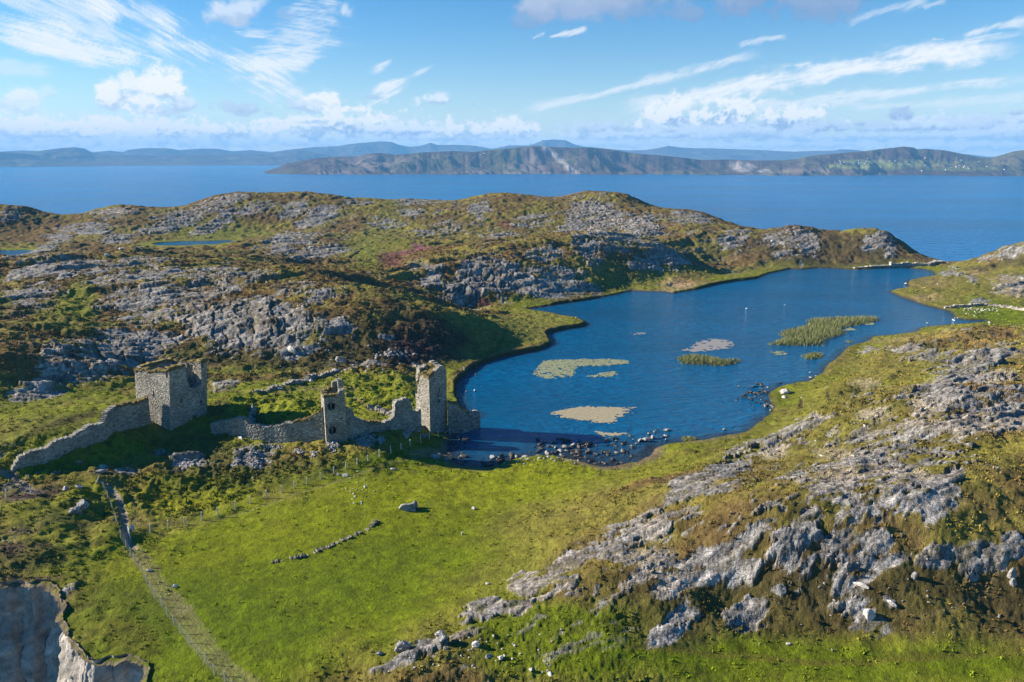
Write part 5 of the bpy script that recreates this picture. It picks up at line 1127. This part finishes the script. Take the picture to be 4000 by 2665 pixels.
# stones in the near shallows
SH = [(2168,1752,16,16),(2206,1752,34,20),(2185,1764,26,16),(2237,1742,30,16),(2287,1742,14,11),(2136,1770,18,16),(2105,1784,30,14),(2138,1776,36,16),(2020,1786,26,12),(1925,1790,34,18),(1920,1802,18,10),(2050,1790,34,16),(2190,1780,18,12),
      (2520,1722,46,24),(2548,1714,30,20),(2500,1724,26,18),(2535,1697,18,10),(2555,1690,14,10),(2602,1682,34,12),(2600,1704,26,8),(2603,1720,16,10),(2487,1735,14,10),(2468,1746,14,11),(2430,1763,18,10),(2408,1772,22,12),(2474,1720,9,8),(2563,1683,10,6),(2830,1680,18,12),(2875,1568,8,6)]
pr = [stone_mesh('lake_stone', .9, .7, .6, 70 + i, m_wet, sub=3, cuts=9) for i in range(5)]
rs = random.Random(3)
for i, (px, py, w_, h_) in enumerate(SH):
    x, y = at_z(px, py, 0); k = math.hypot(y, H) / F
    o = put_stone('lake_stone', pr[i % 5], (x, y, .0 + h_ * k * .20), rs.uniform(0, 6)); o.scale = (w_ * k / 1.7, w_ * k / 1.9, h_ * k / 1.0)
    tag(o, 'pale topped boulder standing in the shallow water of the near lake bay', 'boulder', 'pale boulders in the near shallows')
pd = [stone_mesh('lake_stone', .5, .4, .32, 90 + i, m_dark, sub=2, cuts=7) for i in range(6)]
cnt = 0
while cnt < 150:
    px = rs.triangular(1770, 2640, 2350) if cnt < 125 else rs.uniform(1750, 1960); py = rs.uniform(1700, 1818)
    x, y = at_z(px, py, 0); d = float(sdf(lake, np.array([x], np.float32), np.array([y], np.float32))[0])
    lim = 9 if px > 2080 else 4.5
    if d > -.3 or d < -lim or rs.random() < (-d / lim) ** 1.2 * .8: continue
    o = put_stone('lake_stone', pd[cnt % 6], (x, y, rs.uniform(-.06, .12)), rs.uniform(0, 6), rs.uniform(-.3, .3)); s_ = rs.choice([.5, .6, .7, .9, 1.1, 1.5]); o.scale = (s_ * 1.2, s_, s_)
    tag(o, 'small dark stone poking out of the shallow water at the near lake shore', 'stone', 'dark stones in the near shallows'); cnt += 1
for i, (px, py, w_) in enumerate([(2998,1515,12),(2933,1531,12),(2973,1563,12),(3012,1567,12),(2998,1582,18),(2990,1590,18),(3010,1586,16),(3018,1592,16),(3165,1457,14),(3166,1477,18),(3188,1471,14),(1822,1532,14),(1858,1464,14),(3014,1605,18),(2890,1610,7),(2942,1588,8)]):
    x, y = at_z(px, py, 0); k = math.hypot(y, H) / F; o = put_stone('lake_stone', pr[i % 5], (x, y, .05), rs.uniform(0, 6)); o.scale = (w_ * k / 1.6, w_ * k / 1.8, w_ * k / 1.9)
    tag(o, 'pale rock just off the grassy point of the right hand shore' if px > 2000 else 'dark rock in the water under the turf bank by the ragged tower', 'boulder', 'rocks off the right shore' if px > 2000 else 'rocks under the turf bank')
for i in range(46):
    px = rs.gauss(2965, 40); py = rs.gauss(1540, 22); x, y = at_z(px, py, 0)
    if float(sdf(lake, np.array([x], np.float32), np.array([y], np.float32))[0]) > -.4: continue
    o = put_stone('lake_stone', pd[i % 6], (x, y, .04), rs.uniform(0, 6)); s_ = rs.choice([.7, .9, 1.2]); o.scale = (s_ * 1.6, s_, s_ * .8); tag(o, 'small dark stone breaking the water off the grassy point', 'stone', 'dark stones off the grassy point')
# loose white stones on the hills and turf
pw = [stone_mesh('loose_stone', .5, .4, .3, 120 + i, m_whit, sub=2, cuts=6) for i in range(5)]
pg = [stone_mesh('loose_stone', .5, .4, .3, 140 + i, m_boul, sub=2, cuts=6) for i in range(5)]
def scatter(n, cx_, cy_, rx, ry, label, group, smin=.4, smax=1.2, meshes=pw, name='loose_stone', cat='stone', sink=.05, uni=False):
    k = 0; tries = 0
    while k < n and tries < n * 20:
        tries += 1
        px, py = (cx_ + rs.uniform(-rx, rx), cy_ + rs.uniform(-ry, ry)) if uni else (rs.gauss(cx_, rx), rs.gauss(cy_, ry))
        p = hit(px, py)
        if p is None: continue
        if float(sdf(lake, np.array([p[0]], np.float32), np.array([p[1]], np.float32))[0]) < .4: continue
        o = put_stone(name, meshes[k % len(meshes)], (p[0], p[1], ground(p[0], p[1]) + sink), rs.uniform(0, 6), rs.uniform(-.3, .3)); s_ = rs.uniform(smin, smax); o.scale = (s_ * rs.uniform(.9, 1.5), s_, s_ * rs.uniform(.7, 1.1))
        tag(o, label, cat, group); k += 1
scatter(22, 1400, 1925, 26, 42, 'small pale stone in the broken line of stones down the green field', 'line of stones in the green field', .16, .42)
scatter(40, 1900, 2560, 150, 50, 'small white stone scattered on the near turf around the two big boulders', 'white stones around the near boulders', .12, .34)
scatter(34, 3300, 2330, 330, 90, 'small white stone scattered on the brown lower slope', 'white stones on the brown slope', .14, .42, pg)
scatter(30, 3500, 1700, 250, 120, 'small pale stone lying on the right hand hillside', 'pale stones on the right hillside', .25, .6)
scatter(34, 1300, 1390, 220, 40, 'small pale stone in the dark heather of the castle hill', 'pale stones on the heather hill', .4, 1.1, pg)
scatter(26, 2070, 1792, 160, 10, 'small pale stone along the grassy edge of the near lake bay', 'stones along the near shore', .2, .6)
# heaps of fallen masonry
m_heap = rock_mat('fallen_stone', (.30, .285, .26))
def heap(px, py, rx, ry, n, label, seed, s0=.16, s1=.38, mt=m_heap):
    r = random.Random(seed); e = ell(px, py, rx, ry, 0)
    if e is None: return
    c, a, b = e; bm = bmesh.new(); base_ = [stone_mesh('s', .5, .36, .26, seed * 7 + i, mt, sub=1, cuts=4) for i in range(4)]
    vs = []; fs = []
    for i in range(n):
        q = math.sqrt(r.random()) * (.6 + .5 * r.random()); th = r.uniform(0, 6.283); x = c[0] + (a[0] * math.cos(th) + b[0] * math.sin(th)) * q; y = c[1] + (a[1] * math.cos(th) + b[1] * math.sin(th)) * q
        m_ = base_[i % 4]; s = r.uniform(s0, s1) * 2; rz = r.uniform(0, 6.28); co, si = math.cos(rz), math.sin(rz); tl = r.uniform(-.5, .5)
        z = ground(x, y) + max(0, 1 - q) * .35 * r.random() + .05; o0 = len(vs)
        for v in m_.vertices:
            X, Y, Z_ = v.co.x * s, v.co.y * s, v.co.z * s; Z_, X = Z_ + X * tl, X
            vs.append((x + X * co - Y * si, y + X * si + Y * co, z + Z_))
        fs += [tuple(o0 + k for k in p.vertices) for p in m_.polygons]
    o = link('rubble_heap', vs, fs, mt); tag(o, label, 'rubble heap', kind='thing'); return o
heap(1425, 1722, 46, 24, 190, 'largest pale heap of fallen stones below the wall right of the middle tower', 201)
heap(1490, 1722, 18, 14, 50, 'small heap of stones at the right end of the largest pale heap', 202)
heap(1590, 1692, 18, 18, 70, 'narrow heap of pale stones left of the ragged tower foot', 203)
heap(1300, 1742, 26, 20, 90, 'heap of fallen stones against the foot of the middle tower', 204)
heap(1000, 1800, 34, 34, 150, 'bluish heap of stones on the bank below the sagging wall', 205, mt=m_boul)
heap(1060, 1752, 50, 10, 80, 'thin scatter of stones right under the sagging wall', 206)
heap(925, 1808, 24, 26, 80, 'second bluish heap of stones left on the bank below the wall', 207, mt=m_boul)
heap(1170, 1768, 28, 9, 34, 'few large pale stones on the bank in front of the middle tower', 208, .22, .42)
heap(1225, 1774, 18, 9, 20, 'loose pale stones on the bank nearest the middle tower', 209, .22, .42)
heap(735, 1818, 60, 22, 70, 'broken grey rocks on the bank below the big keep', 210, .3, .6, m_boul)
heap(1655, 1704, 16, 8, 24, 'few pale stones in the grass below the ragged tower', 211)
heap(1080, 1512, 30, 10, 26, 'stones around the gap of the tumbled wall', 212, .22, .42)
heap(1540, 1385, 100, 16, 42, 'line of grey blocks in the heather above the ragged tower', 213, .35, .8, m_boul)

# ---- fences
m_post = mat('weathered_post'); t = NT(m_post); b_ = t.principled(i_Roughness=.85); t.l(t.ramp(t.noise(t.n('ShaderNodeNewGeometry').outputs['Position'], 3), [(.3, (.40, .36, .29)), (.7, (.62, .57, .47))]), b_.inputs['Base Color'])
m_wire = mat('fence_wire'); t = NT(m_wire); b_ = t.principled(i_Roughness=.45, i_Metallic=.7); b_.inputs['Base Color'].default_value = (.22, .24, .22, 1)
m_gate = mat('galvanised_steel'); t = NT(m_gate); b_ = t.principled(i_Roughness=.4, i_Metallic=.5); b_.inputs['Base Color'].default_value = (.62, .63, .64, 1)
def bar(vs, fs, a, b, r, n=5, r2=None):
    a, b = Vector(a), Vector(b); d = (b - a).normalized(); u = d.orthogonal().normalized(); w_ = d.cross(u); o = len(vs); r2 = r if r2 is None else r2
    for p, rr_ in ((a, r), (b, r2)):
        for k in range(n): th = 2 * math.pi * k / n; vs.append(tuple(p + u * math.cos(th) * rr_ + w_ * math.sin(th) * rr_))
    for k in range(n): fs.append((o + k, o + (k + 1) % n, o + n + (k + 1) % n, o + n + k))
    fs.append(tuple(o + n - 1 - k for k in range(n))); fs.append(tuple(o + n + k for k in range(n)))
def fence(ps, label, hgt=1.2, rows=5, brace=(), rad=.105):
    pts_ = []
    for px, py in ps:
        h = hit(px, py)
        if h: pts_.append((h[0], h[1], ground(h[0], h[1])))
    e = empty('wire_fence', pts_[0]); tag(e, label, 'fence'); r = random.Random(len(ps))
    tops = []
    for i, p in enumerate(pts_):
        vs, fs = [], []; lean = (r.uniform(-.06, .06), r.uniform(-.06, .06)); h_ = hgt * r.uniform(.95, 1.1)
        bar(vs, fs, (p[0], p[1], p[2] - .3), (p[0] + lean[0], p[1] + lean[1], p[2] + h_), rad, 6, rad * .87)
        o = link('post', vs, fs, m_post); adopt(o, e); tops.append((p, lean, h_))
    for k in range(rows):
        f = .12 + .85 * k / (rows - 1); vs, fs = [], []
        for (p, l, h_), (q, l2, h2_) in zip(tops[:-1], tops[1:]):
            bar(vs, fs, (p[0] + l[0] * f, p[1] + l[1] * f, p[2] + h_ * f), (q[0] + l2[0] * f, q[1] + l2[1] * f, q[2] + h2_ * f), .007, 3)
        o = link('wire', vs, fs, m_wire); adopt(o, e)
    for i, dx, dy in brace:
        p, l, h_ = tops[i]; vs, fs = [], []; bar(vs, fs, (p[0], p[1], p[2] + h_ * .85), (p[0] + dx, p[1] + dy, ground(p[0] + dx, p[1] + dy)), .06, 6); o = link('brace', vs, fs, m_post); adopt(o, e)
    return e
fence([(404,1908),(420,1944),(437,1988),(454,2036),(472,2104),(492,2140),(510,2171),(525,2195),(549,2228),(572,2279),(589,2309),(603,2337),(632,2370),(656,2410),(680,2441),(705,2477),(738,2515),(772,2556),(803,2594),(838,2638),(880,2665),(905,2700)], 'long wire fence of slim wooden posts following the worn path down to the bottom edge', 1.1, 4, rad=.05)
fence([(587,2079),(657,2064),(722,2050),(788,2032),(851,2014),(920,1990),(977,1968),(1040,1946),(1100,1924),(1150,1908),(1198,1892),(1252,1872),(1304,1852),(1350,1832),(1395,1815),(1437,1803),(1482,1784),(1527,1770),(1566,1756),(1602,1742),(1643,1728),(1677,1715),(1712,1706),(1757,1697)], 'wire fence of pale posts crossing the green from the gate to the ragged tower', 1.15, 4, brace=[(23, -1.0, -.5)])
fence([(1757,1696),(1768,1678),(1776,1665)], 'short end of wire fence dropping to the water beside the ragged tower', 1.2, 3)
fence([(25,1943),(122,1926)], 'two dark fence posts in the turf at the left edge below the curtain wall', 1.2, 3)
h_ = hit(380, 1888); ep = tag(empty('leaning_post', (h_[0], h_[1], h_[2])), 'pale wooden post leaning over at the top of the path', 'post')
vs, fs = [], []; bar(vs, fs, (h_[0] - .25, h_[1], h_[2] - .1), (h_[0] + .45, h_[1] + .1, h_[2] + 1.3), .09, 6); adopt(link('post', vs, fs, m_post), ep)
h_ = hit(2000 - 187, 1447)
if h_: ep = tag(empty('marker_post', h_), 'small white marker post on the turf bank behind the ragged tower', 'post'); vs, fs = [], []; bar(vs, fs, (h_[0], h_[1], h_[2] - .2), (h_[0], h_[1], h_[2] + .75), .12, 6); adopt(link('post', vs, fs, m_white), ep)
# ---- kissing gate with its small blue notice
g0 = hit(502, 2086); g1 = hit(508, 2104); gz = ground(g0[0], g0[1])
ge = tag(empty('gate', (g0[0], g0[1], gz)), 'small galvanised gate with slanted bars across the path', 'gate')
a_, b_ = Vector((g0[0], g0[1], gz)), Vector((g1[0], g1[1], gz)); b_ = a_ + (b_ - a_).normalized() * 1.5
for p, nm in ((a_, 'gate_post'), (b_, 'gate_post')):
    vs, fs = [], []; bar(vs, fs, p + Vector((0, 0, -.3)), p + Vector((0, 0, 1.3)), .07, 6); adopt(link(nm, vs, fs, m_gate), ge)
vs, fs = [], []
for k in (.2, .45, .7, .95, 1.15): bar(vs, fs, a_ + Vector((0, 0, k)), b_ + Vector((0, 0, k)), .028, 5)
bar(vs, fs, a_ + (b_ - a_) * .5 + Vector((0, 0, .2)), a_ + (b_ - a_) * .5 + Vector((0, 0, 1.15)), .025, 5); adopt(link('gate_bars', vs, fs, m_gate), ge)
m_blue = mat('notice_blue'); t = NT(m_blue); bb = t.principled(i_Roughness=.4); bb.inputs['Base Color'].default_value = (.16, .38, .62, 1)
s0 = hit(520, 2082); sz_ = ground(s0[0], s0[1]); se2 = tag(empty('notice_sign', (s0[0], s0[1], sz_)), 'small blue notice board on a post beside the gate', 'sign')
vs, fs = [], []; bar(vs, fs, (s0[0], s0[1], sz_ - .2), (s0[0], s0[1], sz_ + .75), .04, 5); adopt(link('post', vs, fs, m_gate), se2)
def board(name, w0, z0, z1, y_, m_):
    v = [(s0[0] - w0, s0[1] - y_, z0), (s0[0] + w0, s0[1] - y_, z0), (s0[0] + w0, s0[1] - y_ + .04, z1), (s0[0] - w0, s0[1] - y_ + .04, z1)]; v += [(x, y + .03, z) for x, y, z in v]
    return adopt(link(name, v, [(0, 1, 2, 3), (7, 6, 5, 4), (0, 4, 5, 1), (1, 5, 6, 2), (2, 6, 7, 3), (3, 7, 4, 0)], m_), se2)
board('board', .2, sz_ + .5, sz_ + 1.15, .1, m_blue); board('notice', .12, sz_ + .62, sz_ + .9, .14, m_white)

# ---- reeds, lilies, weed
def leaf_mat(name, c0, c1):
    m = mat(name); t = NT(m); oi = t.n('ShaderNodeNewGeometry').outputs['Position']; c = t.ramp(t.noise(oi, 1.7, 4, .7), [(.3, c0), (.7, c1)])
    b = t.principled(i_Roughness=.7); t.l(c, b.inputs['Base Color']); return m
m_reed = leaf_mat('reed', (.07, .10, .02), (.20, .20, .055)); m_lily = leaf_mat('lily_leaf', (.17, .19, .09), (.34, .35, .20)); m_weed = leaf_mat('floating_weed', (.20, .17, .10), (.40, .34, .21)); m_pond = leaf_mat('sunken_weed', (.16, .16, .15), (.30, .27, .25))
def lake_poly(ps): return np.array([at_z(*p) for p in ps])
def reeds(poly_px, n, hgt, label, seed, group=None):
    po = lake_poly(poly_px); r = random.Random(seed); lo, hi = po.min(0), po.max(0); vs, fs = [], []; k = 0
    while k < n:
        x, y = r.uniform(lo[0], hi[0]), r.uniform(lo[1], hi[1])
        d = float(sdf(po, np.array([x], np.float32), np.array([y], np.float32))[0])
        if d > r.uniform(-1.2, .6): continue
        k += 1; h_ = hgt * r.uniform(.5, 1.15) * min(1, .45 + -d * .35 if d < 0 else .4); w_ = r.uniform(.03, .07); th = r.uniform(0, 3.14); lx, ly = r.gauss(.16, .12), r.gauss(0, .1); c, s = math.cos(th) * w_, math.sin(th) * w_; o = len(vs)
        vs += [(x - c, y - s, -.1), (x + c, y + s, -.1), (x + c * .7 + lx * .4, y + s * .7 + ly * .4, h_ * .6), (x - c * .7 + lx * .4, y - s * .7 + ly * .4, h_ * .6), (x + lx, y + ly, h_)]
        fs += [(o, o + 1, o + 2, o + 3), (o + 3, o + 2, o + 4)]
    o = link('reed_bed', vs, fs, m_reed); tag(o, label, 'reed bed', group); return o
reeds([(2990,1350),(3060,1325),(3040,1300),(3130,1280),(3160,1265),(3150,1252),(3250,1245),(3430,1242),(3432,1255),(3370,1268),(3290,1285),(3300,1305),(3220,1335),(3215,1352),(3100,1352)], 9000, 1.5, 'largest bed of green reeds out in the right half of the lake', 301)
reeds([(2640,1400),(2700,1388),(2760,1395),(2830,1408),(2890,1405),(2880,1420),(2820,1432),(2740,1426),(2660,1424)], 2600, 1.2, 'middle sized clump of green reeds below the pale patch in the lake', 302)
reeds([(3132,1390),(3170,1380),(3212,1382),(3210,1398),(3170,1406),(3140,1402)], 900, .9, 'small round clump of reeds near the right shore', 303)
reeds([(3300,1335),(3315,1330),(3330,1334),(3322,1340)], 120, .6, 'tiny tuft of reeds between the largest bed and the shore', 304)
reeds([(2664,1712),(2690,1707),(2720,1715),(2700,1728),(2668,1728)], 500, .7, 'yellow green tuft of rushes standing at the near shore', 305)
def pads(poly_px, n, label, seed, smin=.2, smax=.5, mt=m_lily, name='lily_patch', cat='water lilies', soft=1.0, el_=1.0):
    po = lake_poly(poly_px); r = random.Random(seed); lo, hi = po.min(0), po.max(0); vs, fs = [], []; k = 0
    while k < n:
        x, y = r.uniform(lo[0], hi[0]), r.uniform(lo[1], hi[1]); d = float(sdf(po, np.array([x], np.float32), np.array([y], np.float32))[0])
        if d > r.uniform(-1, .4) * soft or float(fbm(np.float32(x * .35), np.float32(y * .35), 3, seed)) < .30: continue
        k += 1; s = r.uniform(smin, smax); th0 = r.uniform(0, 6.28); o = len(vs); z = .02 + .04 * r.random(); tx_, ty_ = r.uniform(-.12, .12), r.uniform(-.12, .12)
        for q in range(7):
            th = th0 + q * .8976; ca_, sa2 = math.cos(th) * s * el_, math.sin(th) * s; vs.append((x + ca_, y + sa2, z + ca_ * tx_ + sa2 * ty_))
        fs.append(tuple(range(o, o + 7)))
    o = link(name, vs, fs, mt); tag(o, label, cat); return o
pads([(2078,1460),(2100,1435),(2130,1408),(2250,1405),(2380,1402),(2450,1408),(2458,1420),(2380,1428),(2250,1432),(2240,1465),(2200,1480),(2130,1480)], 2600, 'large patch of pale green lily pads left of the middle of the lake', 311, .14, .34)
pads([(2290,1468),(2330,1466),(2345,1458),(2400,1452),(2410,1462),(2380,1472),(2300,1473)], 120, 'small row of lily pads below the large lily patch', 312, .18, .4)
pads([(3290,1290),(3330,1280),(3335,1290),(3300,1294)], 80, 'pale lily pads under the right end of the largest reed bed', 313, .25, .5)
pads([(3370,1262),(3410,1258),(3414,1268),(3384,1270)], 80, 'pale lily pads at the far tip of the largest reed bed', 314, .25, .5)
pads([(3010,1375),(3060,1370),(3075,1385),(3030,1390)], 70, 'sparse lily pads left of the small round reed clump', 315, .15, .35)
def weed(poly_px, label, seed, mt, edge=.7, cellw=.26, thin=0.0, z0=.015):
    po = lake_poly(poly_px); lo, hi = po.min(0) - 1, po.max(0) + 1; X, Y = np.meshgrid(np.arange(lo[0], hi[0], cellw), np.arange(lo[1], hi[1], cellw)); X = X.astype(np.float32); Y = Y.astype(np.float32)
    d = sdf(po, X, Y) + (fbm(X * .5, Y * 1.1, 4, seed) - .5) * 2.6 * edge + (fbm(X * 2, Y * 2, 2, seed + 1) - .5) * edge
    if thin: d = np.where(vn(X / cellw * 1.0, Y / cellw * 1.0, seed + 4) < thin * ss(-3.5, .5, d) + thin * .45, 9, d)
    if not thin: d = np.where((d < 0) & (vn(X / cellw, Y / cellw, seed + 9) < .62 * ss(-1.9, .2, d)), 9, d)
    k = (d < 0); kq = k[:-1, :-1] & k[1:, 1:] & k[1:, :-1] & k[:-1, 1:]
    Z_ = z0 + .03 * fbm(X * 1.2, Y * 1.2, 3, seed + 6)
    o = grid_mesh('weed_mat', np.stack([X, Y, Z_], -1), mt, keep=kq, smooth=True); tag(o, label, 'water weed'); return o
weed([(2135,1612),(2190,1592),(2260,1586),(2380,1586),(2450,1590),(2495,1590),(2490,1600),(2450,1622),(2425,1640),(2400,1658),(2340,1658),(2290,1650),(2230,1645),(2170,1628)], 'big pale mat of floating weed in the near part of the lake', 321, m_weed, 1.0)
weed([(2310,1684),(2345,1680),(2400,1686),(2460,1688),(2445,1702),(2390,1713),(2340,1707)], 'small pale mat of floating weed near the stony shore', 322, m_weed, .45)
weed([(2655,1370),(2700,1352),(2720,1332),(2780,1322),(2840,1326),(2880,1343),(2860,1362),(2780,1372),(2720,1378)], 'round pale mauve patch of thin weed behind the middle sized reeds', 323, m_pond, .4, .4, .25)
weed([(2440,1302),(2480,1294),(2520,1298),(2524,1308),(2480,1310)], 'faint pale patch of weed in the far left of the lake', 324, m_pond, .4, .4, .3)
weed([(2455,1675),(2480,1668),(2490,1672),(2470,1680)], 'tiny scrap of floating weed right of the small pale mat', 325, m_weed, .4)

# ---- white gulls resting on the far meadow and on the water
m_gull = mat('white_feathers'); t = NT(m_gull); bb = t.principled(i_Roughness=.7); bb.inputs['Base Color'].default_value = (.86, .86, .84, 1)
m_gwing = mat('grey_feathers'); t = NT(m_gwing); bb = t.principled(i_Roughness=.7); bb.inputs['Base Color'].default_value = (.55, .57, .6, 1)
m_beak = mat('yellow_beak'); t = NT(m_beak); bb = t.principled(i_Roughness=.5); bb.inputs['Base Color'].default_value = (.6, .4, .05, 1)
def lathe(name, prof_, mt, n=10, squash=1.0):
    vs, fs = [], []
    for x, z, r in prof_:
        for k in range(n): th = 2 * math.pi * k / n; vs.append((x, math.cos(th) * r * squash, z + math.sin(th) * r))
    for i in range(len(prof_) - 1):
        for k in range(n): fs.append((i * n + k, i * n + (k + 1) % n, (i + 1) * n + (k + 1) % n, (i + 1) * n + k))
    fs.append(tuple(range(n))[::-1]); fs.append(tuple(range((len(prof_) - 1) * n, len(prof_) * n))); return link(name, vs, fs, mt, smooth=True)
gb = lathe('gull', [(-.30, .16, .012), (-.22, .15, .05), (-.1, .14, .10), (.05, .15, .125), (.16, .18, .10), (.21, .24, .062), (.235, .30, .060), (.27, .33, .058), (.305, .325, .04), (.325, .32, .015)], m_gull)
for sy in (-1, 1):
    v = [(.14, sy * .10, .22), (.10, sy * .135, .16), (-.15, sy * .11, .15), (-.40, sy * .03, .20), (-.15, sy * .085, .215)]; v += [(x, y - sy * .02, z - .01) for x, y, z in v]
    f = [(0, 1, 2, 4), (4, 2, 3), (5, 9, 7, 6), (9, 8, 7), (0, 5, 6, 1), (1, 6, 7, 2), (2, 7, 8, 3), (3, 8, 9, 4), (4, 9, 5, 0)]
    link('wing', v, f, m_gwing, gb)
v = [(.318, -.012, .325), (.318, .012, .325), (.318, 0, .305), (.38, 0, .312)]; link('beak', v, [(0, 1, 3), (1, 2, 3), (2, 0, 3), (0, 2, 1)], m_beak, gb)
GULLS = [(3764,1214),(3768,1208),(3779,1205),(3784,1207),(3793,1204),(3790,1208),(3794,1210),(3782,1213),(3802,1212),(3809,1208),(3818,1209),(3823,1208),(3815,1213),(3820,1212),(3830,1210),(3837,1207),(3832,1213),(3837,1212),(3835,1216),(3840,1215),(3844,1214),(3848,1211),(3807,1218),(3809,1222),(3826,1221),(3774,1226),(3784,1226),(3804,1233),(3806,1237),(3855,1207),(3861,1208),(3864,1210),(3856,1211),(3865,1214),(3877,1213),(3891,1208),(3898,1212),(3895,1216),(3880,1206),(3814,1226)]
WG = [(3722,1251),(3727,1254),(3066,1193),(3623,1264),(2915,1207),(3697,1275),(3730,1245),(3740,1245),(1853,1529)]
first = True
for i, (px, py) in enumerate(GULLS + WG):
    onw = i >= len(GULLS)
    if onw: x, y = at_z(px, py, 0); z = -.03
    else:
        p = hit(px, py)
        if p is None: continue
        x, y, _z = p; z = ground(x, y) - .02
    if first: g_ = gb; first = False
    else:
        g_ = gb.copy(); COL.objects.link(g_)
        for ch in gb.children: c_ = ch.copy(); COL.objects.link(c_); c_.parent = g_
    g_.location = (x, y, z); g_.rotation_euler = (0, 0, rs.uniform(0, 6.28)); g_.scale = [1.15 if onw else .85] * 3
    if onw: tag(g_, 'white gull floating alone on the blue lake', 'bird', 'gulls on the lake')
    else: tag(g_, 'white gull resting in the flock on the green meadow before the pale wall', 'bird', 'gulls on the far meadow')
# ================================================================== light, air, camera
SUN_AZ, SUN_EL = -82.0, 23.0
w = bpy.data.worlds.new('World'); SC.world = w; w.use_nodes = True
nt = w.node_tree; nt.nodes.clear()
sky = nt.nodes.new('ShaderNodeTexSky'); sky.sky_type = 'NISHITA'; sky.sun_disc = False
sky.sun_elevation = R(SUN_EL); sky.sun_rotation = R(SUN_AZ % 360); sky.altitude = 60; sky.air_density = 1.0; sky.dust_density = 0.0; sky.ozone_density = 4.5
hs = nt.nodes.new('ShaderNodeHueSaturation'); hs.inputs['Saturation'].default_value = 1.34
bg = nt.nodes.new('ShaderNodeBackground'); bg.inputs[1].default_value = .058
wo = nt.nodes.new('ShaderNodeOutputWorld')
nt.links.new(sky.outputs[0], hs.inputs['Color']); nt.links.new(hs.outputs[0], bg.inputs[0]); nt.links.new(bg.outputs[0], wo.inputs[0])
sl = bpy.data.lights.new('sun', 'SUN'); sl.energy = 5.0; sl.angle = R(.5); sl.color = (1, .89, .74)
so = bpy.data.objects.new('sun', sl); COL.objects.link(so)
sd = Vector((math.sin(R(SUN_AZ)) * math.cos(R(SUN_EL)), math.cos(R(SUN_AZ)) * math.cos(R(SUN_EL)), math.sin(R(SUN_EL))))
so.rotation_euler = sd.to_track_quat('Z', 'Y').to_euler(); so.location = sd * 300
cd = bpy.data.cameras.new('camera'); cam = bpy.data.objects.new('camera', cd); COL.objects.link(cam)
cam.location = (0, 0, H); cam.rotation_euler = (math.pi / 2 - PITCH, 0, 0)
cd.sensor_width = 36; cd.lens = 36 * F / 4000; cd.clip_start = .5; cd.clip_end = 150000
SC.camera = cam
SC.view_settings.view_transform = 'Standard'; SC.view_settings.look = 'None'; SC.view_settings.exposure = EXPOSURE; SC.view_settings.gamma = 1
SC.cycles.max_bounces = 6; SC.cycles.diffuse_bounces = 2; SC.cycles.volume_bounces = 0; SC.cycles.transparent_max_bounces = 12
